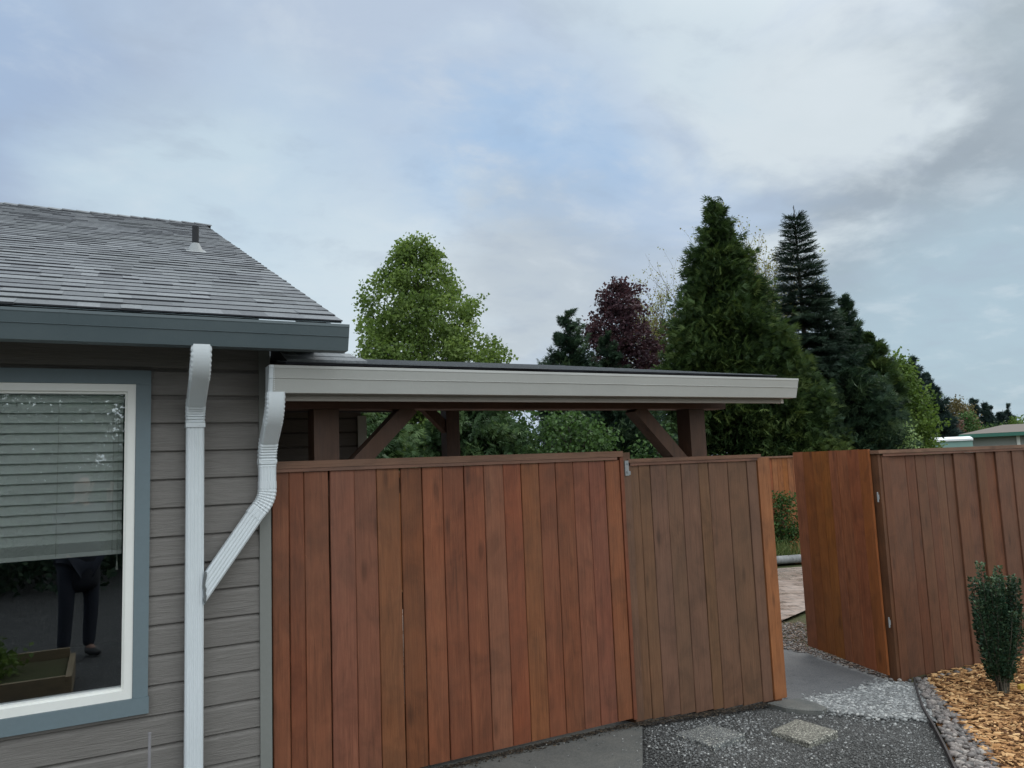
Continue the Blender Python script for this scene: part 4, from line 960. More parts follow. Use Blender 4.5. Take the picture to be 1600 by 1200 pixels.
def spruce(name, label, x, y, top, mat, seed, z0_=1.2, slope=.2, Rmax=1.2, step=.20, group=None, up=.55, side_k=.46, lean=(0, 0), tw=.155):
    t_ = thing(name, label, 'conifer', (x, y, gz(x)), group); r = random.Random(seed); pos = []; ax = []; rl = []; sz = []; ti = []
    mb = MB(); H = top - gz(x)
    mb.tube([(x, y, gz(x) - .05), (x, y, gz(x) + H * .5), (x, y, top)], [.13, .065, .008], 7)
    for i in range(5):
        pos.append((x, y, top - .12 - .07 * i)); ax.append((r.uniform(-.4, .4), r.uniform(-.4, .4), 1)); rl.append(r.uniform(0, 6)); sz.append(.09); ti.append(.5)
    z = top - .38
    while z > z0_:
        dz = top - z; L0 = min(Rmax, .09 + slope * dz); nb = r.randint(6, 8); ph = r.uniform(0, 6.28)
        for b in range(nb):
            a = ph + b * 2 * PI / nb + r.uniform(-.25, .25); L = L0 * r.uniform(.7, 1.18); upk = up * max(-.35, 1 - dz * .42) + r.uniform(-.1, .1)
            d = Vector((math.cos(a), math.sin(a), upk)).normalized(); sd_ = Vector((-math.sin(a), math.cos(a), 0)); zz0 = z + r.uniform(-.06, .06)
            o0 = Vector((x, y, zz0)); tip = o0 + d * L + Vector((0, 0, .12 * L * L))
            mid_ = o0.lerp(tip, .5) + Vector((0, 0, -.07 * L)); mb.tube([o0, mid_, tip], [.010 + .006 * L, .007, .003], 4, .5, cap=False)
            s_ = .05; tb = r.gauss(.42, .13)
            while s_ <= 1.0:
                p = (o0 * (1 - s_) ** 2 + mid_ * 2 * s_ * (1 - s_) + tip * s_ * s_); tl = (side_k * L * (1.02 - s_) + .07)
                for sg in (-1, 1):
                    dd = (d * .8 + sd_ * sg * .8 + Vector((0, 0, r.uniform(-.25, .15)))).normalized(); q0 = 0
                    while q0 < tl:
                        pos.append(p + dd * q0); ax.append(dd + Vector((r.uniform(-.3, .3), r.uniform(-.3, .3), r.uniform(-.25, .25)))); rl.append(r.uniform(0, 6.28)); sz.append(tw * r.uniform(.8, 1.25)); ti.append(tb + .2 * (s_ - .5) + r.gauss(0, .08)); q0 += tw * .62
                pos.append(p); ax.append(d); rl.append(r.uniform(0, 6)); sz.append(tw); ti.append(tb)
                s_ += max(.055 / max(L, .1), .04)
        z -= step * r.uniform(.7, 1.2) * (1 if dz > .8 else .75)
    place('crown', *TWIG, np.array([tuple(p) for p in pos]), np.array([tuple(p) for p in ax]), np.array(rl), np.array(sz), np.array(ti), mat, t_)
    mb.build('trunk', MBARK, t_); return t_

def twiggy(name, label, x, y, top, seed, mat, leafn=1600, spread=1.4, nst=14, group=None, z0_=2.0, leaf=.07, rad=.012, lean=(0, 0)):
    """open crown of fine rising twigs just coming into leaf"""
    t_ = thing(name, label, 'tree', (x, y, gz(x)), group); r = random.Random(seed); mb = MB(); tips = []
    def grow(p, d, L, rr_, dep):
        n = 4; pts = [p]
        for i in range(n):
            d = (d + Vector((r.gauss(0, .10), r.gauss(0, .10), .07))).normalized(); pts.append(pts[-1] + d * L / n)
        mb.tube(pts, [rr_ * (1 - .5 * i / n) for i in range(n + 1)], 5 if dep < 2 else 3, .5, cap=False)
        for q_ in pts[2:]: tips.append((q_, dep))
        if dep < 4:
            for i in range(r.choice((2, 3, 3))):
                dd = (d + Vector((r.gauss(0, .42), r.gauss(0, .42), r.uniform(.0, .35)))).normalized(); grow(pts[r.choice((-1, -1, -2, 2))], dd, L * r.uniform(.55, .8), rr_ * .6, dep + 1)
    H = top - z0_
    mb.tube([(x, y, gz(x) - .05), (x, y, z0_)], [.10, .075], 7)
    for i in range(nst):
        a = r.uniform(0, 6.28); sp = r.uniform(.02, .5) * spread; grow(Vector((x, y, z0_ - .1 + r.uniform(0, .35) * H * .5)), Vector((math.cos(a) * sp * .5 + lean[0], math.sin(a) * sp * .5 + lean[1], 1)).normalized(), H * r.uniform(.28, .38), rad * 1.8, 0)
    mx = max(p.z for p, _ in tips); k_ = (top - z0_) / (mx - z0_)
    mb.v = [(vx, vy, z0_ + (vz - z0_) * k_ if vz > z0_ else vz) for vx, vy, vz in mb.v]
    mb.build('trunk', MBARKP, t_)
    tp = [p for p, dd in tips if dd >= 2]; rs = np.random.RandomState(seed); id_ = rs.randint(0, len(tp), leafn); A = np.array([tuple(p) for p in tp])[id_]; A[:, 2] = z0_ + (A[:, 2] - z0_) * k_
    pos = A + rs.normal(0, .06, A.shape); base_t = rs.rand(len(tp))[id_]
    place('crown', *LEAF, pos, rs.normal(0, 1, A.shape) + np.array([0, 0, -.2]), rs.uniform(0, 6, leafn), leaf * rs.uniform(.6, 1.3, leafn), np.clip(base_t * .6 + rs.rand(leafn) * .4, 0, 1), mat, t_)
    return t_

LM_MAPLE = leafmat('maple_leaf', (0.062, 0.108, 0.028), (0.130, 0.200, 0.050), (0.235, 0.32, 0.095), .5)
LM_PLUM = leafmat('plum_leaf', (0.024, 0.012, 0.018), (0.060, 0.028, 0.038), (0.125, 0.065, 0.072), .35)
LM_CED = leafmat('cedar_spray', (0.018, 0.038, 0.016), (0.055, 0.098, 0.032), (0.125, 0.175, 0.05), .28)
LM_CEDD = leafmat('cypress_spray', (0.014, 0.032, 0.022), (0.036, 0.070, 0.040), (0.08, 0.125, 0.06), .22)
LM_SPR = leafmat('spruce_needle', (0.011, 0.025, 0.018), (0.027, 0.051, 0.034), (0.06, 0.098, 0.056), .15)
LM_BUD = leafmat('budding_leaf', (0.16, 0.10, 0.07), (0.24, 0.24, 0.08), (0.34, 0.38, 0.12), .45)
LM_LIME = leafmat('lime_leaf', (0.045, 0.085, 0.02), (0.10, 0.165, 0.035), (0.19, 0.275, 0.065), .4)
LM_HEM = leafmat('hemlock_spray', (0.022, 0.048, 0.020), (0.055, 0.105, 0.040), (0.14, 0.215, 0.085), .3)
LM_SHR = leafmat('shrub_leaf', (0.018, 0.045, 0.014), (0.05, 0.10, 0.028), (0.11, 0.20, 0.06), .35)
LM_RUS = leafmat('russet_leaf', (0.07, 0.05, 0.025), (0.14, 0.12, 0.05), (0.22, 0.17, 0.09), .3)
LM_FAR = leafmat('far_conifer', (0.016, 0.034, 0.034), (0.034, 0.062, 0.056), (0.07, 0.11, 0.09), .15)
LM_HOL = leafmat('holly_leaf', (0.014, 0.038, 0.022), (0.034, 0.072, 0.040), (0.11, 0.165, 0.09), .15, .35)

def P_(*kv):
    xs_ = [a for a, b in kv]; ys_ = [b for a, b in kv]; return lambda t: float(np.interp(t, xs_, ys_))
broadleaf('maple_tree', 'bright green spring maple rising behind the patio cover next to the house gutter', 'tree', 8.38, 20.30, 8.55, 2.2, 2.22, P_((0, 1), (.36, 1), (.52, .86), (.68, .66), (.82, .44), (.92, .24), (.97, .12), (1, .03)), LM_MAPLE, 5, 640, 84, .092, .165, amp=.30, lean=(-.55, .15), nbr=170, trunk_r=.12, shell=.42)
conifer('cypress_tree', 'small dark drooping cypress between the green maple and the purple plum', 'conifer', 10.75, 16.90, 5.85, 1.2, .95, P_((0, 1.1), (.50, 1.1), (.68, .66), (.8, .40), (.92, .20), (1, .03)), LM_CEDD, 6, 6000, .22, amp=.34)
conifer('cypress_tree', 'low dark cypress leader just left of the purple plum', 'conifer', 12.0, 17.0, 5.45, 1.2, .75, P_((0, 1.15), (.55, 1.05), (.78, .45), (.9, .2), (1, .02)), LM_CEDD, 7, 4200, .22, amp=.34)
broadleaf('plum_tree', 'dark purple-leaved plum tree behind the far end of the patio roof', 'tree', 13.06, 17.70, 6.95, 1.9, 1.12, P_((0, .8), (.3, 1), (.6, .98), (.82, .80), (.94, .48), (1, .1)), LM_PLUM, 8, 380, 60, .09, .13, amp=.35, nbr=110, trunk_r=.09)
broadleaf('green_shrub_tree', 'olive green bushy tree below the purple plum', 'tree', 12.9, 15.9, 4.25, 1.0, .85, P_((0, .8), (.4, 1), (.8, .7), (1, .15)), LM_SHR, 9, 130, 40, .10, .17, nbr=40)
twiggy('budding_tree', 'pale twiggy tree coming into leaf behind the right flank of the tall cedar', 17.08, 16.86, 9.3, 10, LM_BUD, 12000, 1.5, 30, lean=(.02, .0), leaf=.062, rad=.019)
twiggy('budding_tree', 'pale twiggy tree with yellow-green buds left of the tall cedar', 16.08, 19.14, 8.4, 33, LM_BUD, 8000, 1.2, 15, leaf=.065, rad=.017)
conifer('cedar_tree', 'tall dense green cedar, the highest tree behind the patio cover', 'conifer', 12.45, 13.0, 7.80, 1.9, 1.72, P_((0, .62), (.15, .78), (.35, .72), (.53, .56), (.70, .36), (.80, .235), (.90, .10), (.95, .05), (1, .0)), LM_CED, 11, 15500, .27, amp=.34, updroop=.15, kz=4)
conifer('cedar_tree', 'lower rounded cedar spilling right of the patio gutter end', 'conifer', 13.27, 12.16, 4.4, .4, 1.15, P_((0, .9), (.3, 1), (.6, .82), (.85, .45), (1, .05)), LM_CED, 12, 9500, .25, amp=.22, updroop=.1, kz=4)
spruce('spruce_tree', 'slender dark spruce with a bare pointed leader right of the tall cedar', 15.13, 13.08, 7.95, LM_SPR, 13, slope=.29, Rmax=1.3)
spruce('spruce_tree', 'shorter dark spruce close against the slender one on its right', 15.39, 12.78, 6.1, LM_SPR, 14, slope=.27, Rmax=.95)
conifer('cypress_tree', 'windblown dark cypress with a ragged double top right of the spruces', 'conifer', 17.37, 13.50, 6.0, .8, .92, P_((0, 1), (.35, .95), (.6, .70), (.75, .42), (.88, .22), (1, .06)), LM_CEDD, 15, 9000, .27, amp=.38, lean=(-.12, .05), updroop=.7)
conifer('cypress_tree', 'dark green cypress filling in before the windblown one', 'conifer', 14.99, 11.67, 3.9, .2, 1.05, P_((0, 1), (.5, .95), (.8, .6), (1, .1)), LM_CEDD, 16, 8500, .25, amp=.25)
conifer('cypress_tree', 'broad dark cypress beside the lime green tree', 'conifer', 17.66, 13.12, 5.0, .4, .72, P_((0, 1), (.4, .95), (.7, .65), (.9, .3), (1, .05)), LM_CED, 17, 7500, .27, amp=.3)
broadleaf('lime_tree', 'lime green leafy tree at the right end of the dark evergreens', 'tree', 19.67, 13.76, 4.45, .6, .70, P_((0, .9), (.3, 1), (.6, .8), (.85, .45), (1, .1)), LM_LIME, 18, 300, 50, .095, .15, amp=.25, nbr=60, tmpl=LEAF)
broadleaf('pale_shrub', 'pale green shrub just above the fence left of the grey-roofed house', 'shrub', 15.52, 10.96, 2.35, .2, .42, P_((0, .8), (.5, 1), (.8, .7), (1, .2)), leafmat('pale_leaf', (0.09, 0.15, 0.05), (0.2, 0.3, 0.11), (0.38, 0.48, 0.24), .4), 19, 110, 36, .065, .10, nbr=30, tmpl=LEAF)
conifer('fir_tree', 'distant dark fir with ragged tiers behind the lime green tree', 'conifer', 33.06, 22.52, 6.05, 1.0, 1.1, P_((0, 1), (.3, .95), (.55, .62), (.8, .30), (.93, .14), (1, .03)), LM_FAR, 20, 5200, .42, amp=.36, updroop=.35, kz=5)
conifer('fir_tree', 'distant dark fir, lower and right of its ragged twin', 'conifer', 33.37, 22.05, 5.35, 1.0, 1.05, P_((0, 1), (.4, .85), (.7, .45), (.9, .2), (1, .04)), LM_FAR, 21, 4200, .42, amp=.38, updroop=.4, kz=5)
broadleaf('russet_tree', 'hazy russet and olive tree just right of the distant firs', 'tree', 50.04, 31.25, 5.0, 1.2, 1.15, P_((0, .8), (.4, 1), (.75, .75), (1, .2)), LM_RUS, 22, 200, 40, .14, .25, nbr=60, bmat=MBARKP, tmpl=LEAF)
broadleaf('russet_tree', 'low red-brown shrub tree behind the left end of the brown roof', 'tree', 37.19, 23.51, 3.2, .5, .65, P_((0, .9), (.5, 1), (1, .3)), leafmat('redbrown_leaf', (0.06, 0.03, 0.025), (0.12, 0.06, 0.05), (0.17, 0.10, 0.07), .3), 23, 110, 36, .11, .18, nbr=30, tmpl=LEAF)
broadleaf('green_bush', 'rounded olive bush directly above the brown roof', 'shrub', 42.62, 26.14, 3.9, .5, .75, P_((0, 1), (.5, .9), (.85, .5), (1, .15)), LM_SHR, 24, 160, 36, .11, .17, nbr=20, tmpl=LEAF)
for i, (px, py, tz, R, lab) in enumerate(((66.83, 40.22, 6.3, 0.85, 'far dark conifer, leftmost of the little group on the horizon'), (67.19, 39.61, 6.0, 0.85, 'far dark conifer in the middle of the little horizon group'), (67.48, 39.13, 5.2, 0.8, 'far dark conifer, lowest and rightmost of the little horizon group'))):
    conifer('far_conifer', lab, 'conifer', px, py, tz, .5, R, P_((0, 1), (.5, .8), (.8, .45), (1, .06)), LM_FAR, 30 + i, 1500, .55, 'dark conifers on the horizon', amp=.3)
for i, (px, py, tz, R, lab) in enumerate(((59.89, 34.26, 4.5, 0.35, 'narrow far arborvitae, shortest of the row beside the horizon conifers'), (60.04, 34.01, 4.7, 0.26, 'narrow far arborvitae, the thin one in the middle of its row'), (60.21, 33.69, 5.1, 0.42, 'narrow far arborvitae, tallest and rightmost of its row'))):
    conifer('arborvitae', lab, 'conifer', px, py, tz, .3, R, P_((0, .9), (.4, 1), (.75, .75), (1, .05)), LM_FAR, 40 + i, 1300, .4, 'columnar arborvitae on the horizon', amp=.12)
rs_h = np.random.RandomState(50)
hl = np.stack([np.linspace(37.5, 58, 60), np.linspace(23.5, 30, 60)], 1)
for i, (px, py, tz, R, lab) in enumerate(((56.00, 33.01, 3.3, 1.9, 'low mid-green thicket under the horizon conifers'), (56.52, 32.11, 3.3, 1.3, 'low grey-green thicket below the arborvitae row'), (57.10, 31.05, 3.9, 1.2, 'yellow-green tree cut by the right edge of the view'), (34.16, 22.67, 3.0, .8, 'clipped olive hedge above the grey gable roof'))):
    broadleaf('far_thicket', lab, 'shrub', px, py, tz, .2, R, P_((0, 1), (.6, .95), (.9, .6), (1, .2)), LM_LIME if i == 2 else LM_SHR, 50 + i, 150, 36, .15, .26, nbr=10, tmpl=LEAF)
# planting inside the yard, seen under the patio roof
conifer('hemlock', 'feathery light green hemlock under the patio roof left of the far post', 'conifer', 3.65, 12.9, 3.1, .1, 1.45, P_((0, 1), (.4, .95), (.7, .75), (1, .15)), LM_HEM, 60, 5200, .24, amp=.25, updroop=-.25, tmpl=FAN7)
conifer('hemlock', 'feathery hemlock under the patio roof right of the far post', 'conifer', 6.05, 13.1, 3.1, .1, 1.55, P_((0, 1), (.4, .95), (.7, .75), (1, .15)), LM_HEM, 61, 5600, .24, amp=.25, updroop=-.25, tmpl=FAN7)
broadleaf('leafy_shrub', 'round mid-green shrub showing above the solid fence between the two patio posts', 'shrub', 7.95, 12.65, 2.75, .2, 1.05, P_((0, .9), (.4, 1), (.8, .75), (1, .2)), LM_SHR, 62, 210, 40, .085, .15, nbr=60, tmpl=LEAF)
conifer('yew', 'dark dense yew behind the right end of the red-brown fence', 'conifer', 9.6, 13.6, 3.2, .1, 1.4, P_((0, 1), (.5, .95), (.8, .7), (1, .2)), LM_CEDD, 63, 6500, .22, amp=.2)
broadleaf('leafy_shrub', 'small green shrub left of the diagonal brace at the right patio post', 'shrub', 9.6, 12.1, 2.4, .2, .75, P_((0, .9), (.5, 1), (.8, .7), (1, .2)), LM_SHR, 64, 130, 36, .075, .13, nbr=40, tmpl=LEAF)
broadleaf('leafy_shrub', 'tall airy shrub glinting with sky behind the patio cover', 'shrub', 7.8, 15.8, 3.9, .3, 1.3, P_((0, .9), (.5, 1), (.8, .8), (1, .3)), LM_MAPLE if False else LM_SHR, 65, 230, 34, .11, .2, nbr=90, tmpl=LEAF)
broadleaf('leafy_shrub', 'low dark shrub under the skirts of the tall cedar', 'shrub', 12.2, 12.6, 2.2, .1, 1.1, P_((0, 1), (.6, .9), (1, .3)), LM_SHR, 66, 200, 36, .08, .15, nbr=50, tmpl=LEAF)
# gateway glimpse
broadleaf('gateway_bush', 'small green bush against the far fence seen through the gateway', 'shrub', 11.55, 10.75, .95, .05, .30, P_((0, .8), (.5, 1), (1, .3)), LM_SHR, 70, 70, 34, .055, .10, nbr=24, tmpl=LEAF, trunk_r=.02)
GRS = leafmat('grass_blade', (0.05, 0.08, 0.02), (0.11, 0.16, 0.05), (0.26, 0.28, 0.12), .3)
rs = np.random.RandomState(71)
n = 900; base = np.stack([rs.normal(10.95, .28, n), rs.normal(10.55, .13, n), np.full(n, -.19)], 1); dirn = rs.normal(0, .4, (n, 3)) + np.array([0, 0, 1.0])
gt = thing('grass_tuft', 'arching clump of ornamental grass seen through the gateway', 'grass', (10.95, 10.55, -.19))
place('blades', [(0, -.012, 0), (0, .012, 0), (.5, .010, .03), (.5, -.010, .03), (.85, 0, .16)], [(0, 1, 2), (0, 2, 3), (3, 2, 4)], base, dirn, rs.uniform(0, 6, n), rs.uniform(.25, .55, n), rs.rand(n), GRS, gt)
mb = MB(); mb.tube([(9.6, 10.35, -.12), (10.4, 10.28, -.115), (11.6, 10.0, -.12)], .075, 10); tag(mb.build('log_edging', bark('weathered_log', (.13, .13, .13), (.32, .32, .32)), at=(10.6, 10.2, -.2), smooth=True), 'weathered grey log edging the planting bed seen through the gateway', 'log')
sheet('planting_bed', [(1.5, 10.35), (4, 10.4), (9.6, 10.42), (10.4, 10.33), (12.4, 9.6), (17, 9.5), (17, 11.0), (1.5, 11.0)], 0.012, .5, .02, MULCH, 72)
tag(chips('bed_bark', rand_in([(9.6, 10.42), (10.4, 10.33), (12, 9.9), (12.4, 11.4), (9.6, 11.4)], 1600, rs), .02, MULCH, 73, (.03, .07)), 'tan bark on the planting bed seen through the gateway', 'bark mulch', kind='stuff')

# upright holly by the right fence
SX, SY = 5.97, 3.60; sz0 = gz(SX) + .01
hol = thing('upright_holly', 'narrow dark upright holly shrub growing in the bark by the right fence', 'shrub', (SX, SY, sz0))
rs = np.random.RandomState(80); mb = MB(); stems = []
for i in range(26):
    a = rs.uniform(0, 6.28); rad = rs.uniform(.03, .17) ** 1.0; hgt = rs.uniform(.70, .90) if rs.rand() < .6 else rs.uniform(.47, .70)
    tipx, tipy = math.cos(a) * rad * 1.05, math.sin(a) * rad
    stems.append((tipx, tipy, hgt))
stems += [(-.085, .02, .975), (.02, -.03, .88), (.10, .0, .93), (.06, .05, .83), (-.03, .06, .80), (-.13, .0, .70), (.155, -.01, .80)]
pos = []; ax = []; ti = []
for tx_, ty_, hg in stems:
    b0 = Vector((rs.uniform(-.03, .03), rs.uniform(-.03, .03), 0)); t1 = Vector((tx_, ty_, hg)); md = Vector((tx_ * .82, ty_ * .82, hg * .52)); pp = []
    for j in range(24):
        f = j / 23; pp.append(b0 * (1 - f) ** 2 + md * 2 * f * (1 - f) + t1 * f * f)
    mb.tube([Vector((SX, SY, sz0)) + p for p in pp[::4] + [pp[-1]]], [.006 - .0045 * k_ / 6 for k_ in range(7)], 5, .5)
    tb = rs.normal(.42, .1); nl = int(560 * hg)
    for j in range(nl):
        f = .16 + .84 * rs.rand() ** .85; p = b0 * (1 - f) ** 2 + md * 2 * f * (1 - f) + t1 * f * f; a = rs.uniform(0, 6.28); rr_ = .040 * (1.1 - .62 * f) * rs.rand() ** .5
        d_ = Vector((math.cos(a), math.sin(a), rs.uniform(.1, 1.0))); pos.append(tuple(Vector((SX, SY, sz0)) + p + Vector((d_.x, d_.y, 0)) * rr_)); ax.append(tuple(d_)); ti.append(tb + rs.normal(0, .13) + (.42 if f > .93 and rs.rand() < .6 else 0) + (.3 if rs.rand() < .04 else 0))
n = len(pos)
place('foliage', *LEAF, np.array(pos), np.array(ax), rs.uniform(0, 6, n), 0.0225 * rs.uniform(.7, 1.3, n), np.array(ti), LM_HOL, hol)
mb.build('stem', bark('holly_stem', (.05, .045, .035), (.13, .12, .09)), hol)
mb = MB(); mb.box(6.12, 6.175, 3.555, 3.578, gz(6.1) + .028, gz(6.1) + .06); mb.box(6.118, 6.176, 3.553, 3.580, gz(6.1) + .0605, gz(6.1) + .066)
tag(mb.build('plant_tag', paint('tag_yellow', (.55, .36, .06), .5), at=(6.14, 3.56, gz(6.1) + .03)), 'small yellow plastic plant tag lying in the bark beside the holly', 'plant tag')

# ---------------------------------------------------------------- neighbouring roofs beyond the fence
MRB = paint('brown_roof', (.135, .115, .10), .9, .5, .5, (.24, .2, .17), .6); MRG = paint('grey_roof', (.13, .13, .145), .9, .3, .3)
MGRN = paint('green_fascia', (.03, .13, .095), .6); MSTU = paint('pale_siding', (.28, .29, .27), .8); MWRF = paint('white_metal_roof', (.75, .77, .78), .5); MTEAL = paint('teal_panel', (.20, .33, .30), .6)
nb = thing('neighbour_house', 'low neighbour house with mossy brown hip roof and green fascia', 'house', (26, 14, -.2))
a = Vector((25.43, 15.92, 0)); dv = Vector((26.36, 14.3, 0)) - a; dv.normalize(); pv = Vector((-dv.y, dv.x, 0)); pv = pv if pv.dot(a) > 0 else -pv
def Q(u, v, z): p = a + dv * u + pv * v; return (p.x, p.y, z)
mb = MB(); L_ = 9.0
mb.add([Q(.35, .4, -.2), Q(L_, .4, -.2), Q(L_, .4, 2.14), Q(.35, .4, 2.14), Q(.35, 5.6, -.2), Q(L_, 5.6, -.2), Q(L_, 5.6, 2.14), Q(.35, 5.6, 2.14)], [(0, 1, 2, 3), (4, 7, 6, 5), (0, 3, 7, 4), (1, 5, 6, 2)])
mb.build('wall', MSTU, nb)
mb = MB(); mb.add([Q(0, 0, 2.22), Q(L_, 0, 2.22), Q(L_, 6, 2.22), Q(0, 6, 2.22), Q(1.3, 2.4, 2.53), Q(L_, 2.4, 2.53)], [(0, 1, 5, 4), (2, 3, 4, 5), (3, 0, 4), (0, 3, 2, 1)]); mb.build('roof', MRB, nb)
mb = MB(); mb.add([Q(0, 0, 2.10), Q(L_, 0, 2.10), Q(L_, 0, 2.215), Q(0, 0, 2.215), Q(0, 6, 2.10), Q(0, 6, 2.215), Q(L_, .4, 2.10), Q(0, .4, 2.10)], [(0, 1, 2, 3), (4, 0, 3, 5), (7, 6, 1, 0)]); mb.build('fascia', MGRN, nb)
mb = MB(); mb.add([Q(1.62, .36, -.2), Q(1.72, .36, -.2), Q(1.72, .36, 2.1), Q(1.62, .36, 2.1), Q(1.62, .395, -.2), Q(1.72, .395, -.2), Q(1.72, .395, 2.1), Q(1.62, .395, 2.1)], [(0, 1, 2, 3), (0, 3, 7, 4), (1, 5, 6, 2)]); mb.build('corner_trim', MVINYL, nb)
cp = thing('carport', 'white-roofed carport with teal side in front of the brown-roofed house', 'carport', (24, 16, -.2))
a = Vector((23.8, 16.2, 0)); dv = (Vector((24.5, 15.25, 0)) - a).normalized(); pv = Vector((-dv.y, dv.x, 0)); pv = pv if pv.dot(a) > 0 else -pv
mb = MB(); V = []
for i in range(9):
    v = i / 8 * 3.0; zz_ = 2.06 + .10 * math.sin(PI * i / 8)
    V += [Q(0, v, zz_), Q(1.5, v, zz_), Q(0, v, zz_ - .06), Q(1.5, v, zz_ - .06)]
mb.add(V, [f for i in range(8) for f in ((4 * i, 4 * i + 1, 4 * i + 5, 4 * i + 4), (4 * i + 2, 4 * i + 6, 4 * i + 7, 4 * i + 3))] + [(0, 2, 3, 1)] + [(4 * i, 4 * i + 4, 4 * i + 6, 4 * i + 2) for i in range(8)])
mb.build('roof', MWRF, cp)
mb = MB(); mb.add([Q(0.02, .05, -.2), Q(1.48, .05, -.2), Q(1.48, .05, 2.0), Q(0.02, .05, 2.0), Q(0.02, .10, -.2), Q(1.48, .10, -.2), Q(1.48, .10, 2.0), Q(0.02, .10, 2.0)], [(0, 1, 2, 3), (4, 7, 6, 5), (0, 3, 7, 4), (1, 5, 6, 2)]); mb.build('side_panel', MTEAL, cp)
mb = MB(); mb.beam(Q(.0, .0, -.2), Q(.0, .0, 2.0), .07, .07, up=(0, 1, 0)); mb.build('post', MWRF, cp)
gh = thing('neighbour_house', 'grey-roofed house end between the pale shrub and the brown roof', 'house', (37, 25, -.2))
a = Vector((36.3, 25.9, 0)); dv = (Vector((38.1, 24.1, 0)) - a).normalized(); pv = Vector((-dv.y, dv.x, 0)); pv = pv if pv.dot(a) > 0 else -pv
mb = MB(); mb.add([Q(-3, 0, 2.35), Q(3.0, 0, 2.35), Q(3.0, 7, 2.35), Q(-3, 7, 2.35), Q(-3, 3.5, 3.25), Q(.6, 3.5, 3.25)], [(0, 1, 5, 4), (1, 2, 5), (2, 3, 4, 5), (0, 4, 3), (0, 3, 2, 1)]); mb.build('roof', MRG, gh)
mb = MB(); mb.add([Q(-2.7, .4, -.2), Q(2.6, .4, -.2), Q(2.6, .4, 2.33), Q(-2.7, .4, 2.33), Q(-2.7, 6.6, -.2), Q(2.6, 6.6, -.2), Q(2.6, 6.6, 2.33), Q(-2.7, 6.6, 2.33)], [(0, 1, 2, 3), (4, 7, 6, 5), (0, 3, 7, 4), (1, 5, 6, 2)]); mb.build('wall', MSTU, gh)

# ---------------------------------------------------------------- what the window glass mirrors, behind the camera
twiggy('street_tree', 'bare-branched tree across the drive mirrored in the top of the window', -3.2, -6.6, 8.5, 91, LM_BUD, 7000, 2.6, 30, z0_=2.2, leaf=.045, rad=.015)
broadleaf('street_hedge', 'dark hedge across the drive mirrored in the window', 'hedge', -2.5, -10.5, 3.9, .0, 5.5, P_((0, 1), (.7, .95), (1, .5)), LM_CEDD, 92, 1500, 40, .12, .24, nbr=20, tmpl=LEAF, amp=.15)
bed = thing('raised_bed', 'low timber raised bed mirrored in the bottom of the window', 'raised bed', (-1.9, .9, .05))
for nm, bx in (('side_board', (-3.6, -.25, 1.30, 1.345, .05, .25)), ('side_board', (-3.6, -.25, .40, .445, .05, .30)), ('end_board', (-.249, -.205, .40, 1.345, .05, .245))):
    mb = MB(); mb.box(*bx); mb.build(nm, MTIMB, bed)
mb = MB(); mb.box(-3.6, -.255, .446, 1.299, .05, .22); mb.build('soil', MSOIL, bed)
broadleaf('bedding_plant', 'small green plant in the timber raised bed mirrored in the window', 'plant', -.9, .85,   .42, .24, .26, P_((0, .7), (.5, 1), (1, .4)), LM_LIME, 93, 50, 30, .05, .07, nbr=20, tmpl=LEAF, trunk_r=.012)

# ---------------------------------------------------------------- the photographer, mirrored in the lower window
PA = math.radians(-28); PB = Vector((0, 0, 0)) - Vector((math.sin(math.radians(28)), math.cos(math.radians(28)), 0)) * .46; PB.z = .05
def TP(p): return (PB.x + p[0] * math.cos(PA) - p[1] * math.sin(PA), PB.y + p[0] * math.sin(PA) + p[1] * math.cos(PA), PB.z + p[2])
def skinned(name, V, E, R, mat, parent=None, sub=2, root=0):
    me = bpy.data.meshes.new(name); o_ = Vector(parent['_o']) if parent is not None else PB
    me.from_pydata([tuple(Vector(TP(v)) - o_) for v in V], E, []); me.materials.append(mat)
    o = bpy.data.objects.new(name, me); COL.objects.link(o)
    if parent is not None: o.parent = parent
    else: o.location = o_
    o['_o'] = tuple(o_)
    md = o.modifiers.new('skin', 'SKIN'); md.use_smooth_shade = True; me_s = me.skin_vertices[0] if len(me.skin_vertices) else None
    if me_s is None:
        import bmesh
        bm = bmesh.new(); bm.from_mesh(me); bm.verts.layers.skin.verify(); bm.to_mesh(me); bm.free(); me_s = me.skin_vertices[0]
    for i, r_ in enumerate(R): me_s.data[i].radius = r_ if isinstance(r_, tuple) else (r_, r_); me_s.data[i].use_root = (i == root)
    sb = o.modifiers.new('sub', 'SUBSURF'); sb.levels = sub; sb.render_levels = sub
    return o
MSKIN = paint('skin', (.35, .21, .16), .6, .05, .05, (.4, .2, .15)); MJACK = paint('jacket_cloth', (.018, .02, .028), .85); MJEAN = paint('trouser_cloth', (.025, .03, .045), .9); MSHOE = paint('shoe', (.03, .03, .03), .6); MHAIR = paint('hair', (.03, .02, .015), .6)
V = [(0, 0, .95), (0, .0, 1.10), (0, .0, 1.30), (0, -.01, 1.42), (0, 0, 1.50), (0, .02, 1.56), (0, .03, 1.62), (0, .035, 1.70), (0, .03, 1.75)]
E = [(i, i + 1) for i in range(8)]; R = [(.15, .11), (.135, .10), (.16, .11), (.12, .09), (.055, .055), (.055, .06), (.07, .085), (.075, .095), (.045, .06)]
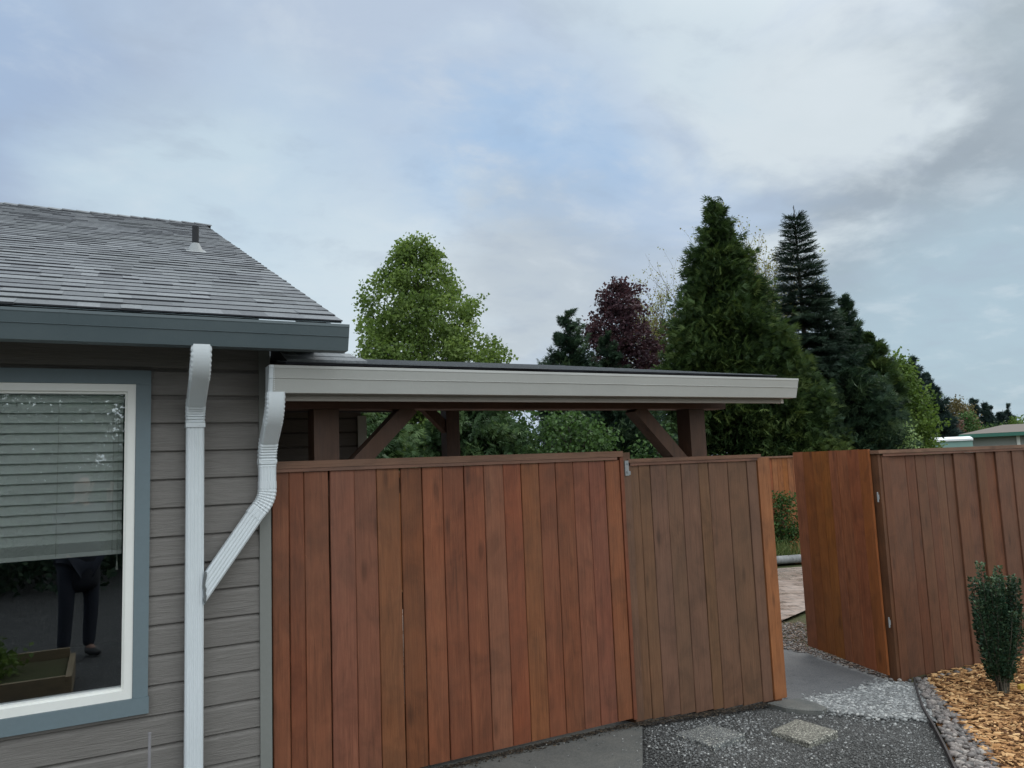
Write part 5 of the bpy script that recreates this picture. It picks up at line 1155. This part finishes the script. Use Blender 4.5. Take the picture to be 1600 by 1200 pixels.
for sg in (-1, 1):
    b = len(V); V += [(sg * .11, 0, .90), (sg * .12, .02, .52), (sg * .12, -.02, .09), (sg * .12, .10, .04)]; E += [(0, b), (b, b + 1), (b + 1, b + 2), (b + 2, b + 3)]; R += [.088, .056, .04, (.045, .03)]
    b = len(V); V += [(sg * .18, -.01, 1.42), (sg * .25, .10, 1.20), (sg * .13, .31, 1.52), (sg * .105, .355, 1.585), (sg * .095, .375, 1.615)]; E += [(3, b), (b, b + 1), (b + 1, b + 2), (b + 2, b + 3), (b + 3, b + 4)]; R += [.055, .042, .027, (.030, .022), (.036, .018)]; hb = b + 4
    for k_, (dx, dz, L) in enumerate(((.030, .045, .9), (.014, .055, 1.0), (-.004, .055, 1.0), (-.020, .045, .85))):      # four fingers curling round the phone's edge
        b = len(V); V += [(sg * (.095 + dx * .5), .392, 1.640), (sg * (.092 + dx * .4), .412, 1.640 + dz * .6 * L), (sg * (.085 + dx * .3), .405, 1.635 + dz * L)]; E += [(hb, b), (b, b + 1), (b + 1, b + 2)]; R += [.009, .008, .007]
    b = len(V); V += [(sg * .075, .372, 1.640), (sg * .058, .378, 1.662)]; E += [(hb, b), (b, b + 1)]; R += [.011, .009]
per_ = skinned('person', V, E, R, MSKIN); tag(per_, 'person in dark jacket and trousers photographing the house, mirrored in the window', 'person')
V = [(0, 0, .60), (0, 0, 1.0), (0, .0, 1.30), (0, -.01, 1.43), (0, 0, 1.50)]; E = [(0, 1), (1, 2), (2, 3), (3, 4)]; R = [(.22, .16), (.19, .14), (.19, .14), (.15, .12), (.075, .075)]
for sg in (-1, 1): b = len(V); V += [(sg * .185, -.01, 1.42), (sg * .25, .10, 1.20), (sg * .135, .305, 1.515)]; E += [(3, b), (b, b + 1), (b + 1, b + 2)]; R += [.075, .06, .042]
skinned('jacket', V, E, R, MJACK, per_)
V = [(0, 0, .95)]; E = []; R = [(.16, .125)]
for sg in (-1, 1): b = len(V); V += [(sg * .11, 0, .88), (sg * .12, .02, .52), (sg * .12, -.02, .07)]; E += [(0, b), (b, b + 1), (b + 1, b + 2)]; R += [.10, .072, .06]
skinned('trousers', V, E, R, MJEAN, per_)
for sg in (-1, 1): skinned('shoe', [(sg * .12, -.05, .045), (sg * .12, .06, .045), (sg * .125, .17, .035)], [(0, 1), (1, 2)], [(.045, .045), (.048, .045), (.04, .03)], MSHOE, per_)
skinned('hair', [(0, .0, 1.66), (0, .01, 1.74), (0, .03, 1.775)], [(0, 1), (1, 2)], [(.078, .08), (.08, .09), (.06, .07)], MHAIR, per_)
mb = MB(); c8 = [TP((a, b, c)) for a in (-.078, .078) for b in (.394, .402) for c in (1.632, 1.708)]
mb.add([c8[0], c8[4], c8[6], c8[2], c8[1], c8[5], c8[7], c8[3]], [(0, 3, 2, 1), (4, 5, 6, 7), (0, 1, 5, 4), (1, 2, 6, 5), (2, 3, 7, 6), (3, 0, 4, 7)])
tag(mb.build('phone', MVENT, at=TP((0, .398, 1.67))), 'dark phone held up in both hands by the person', 'phone')
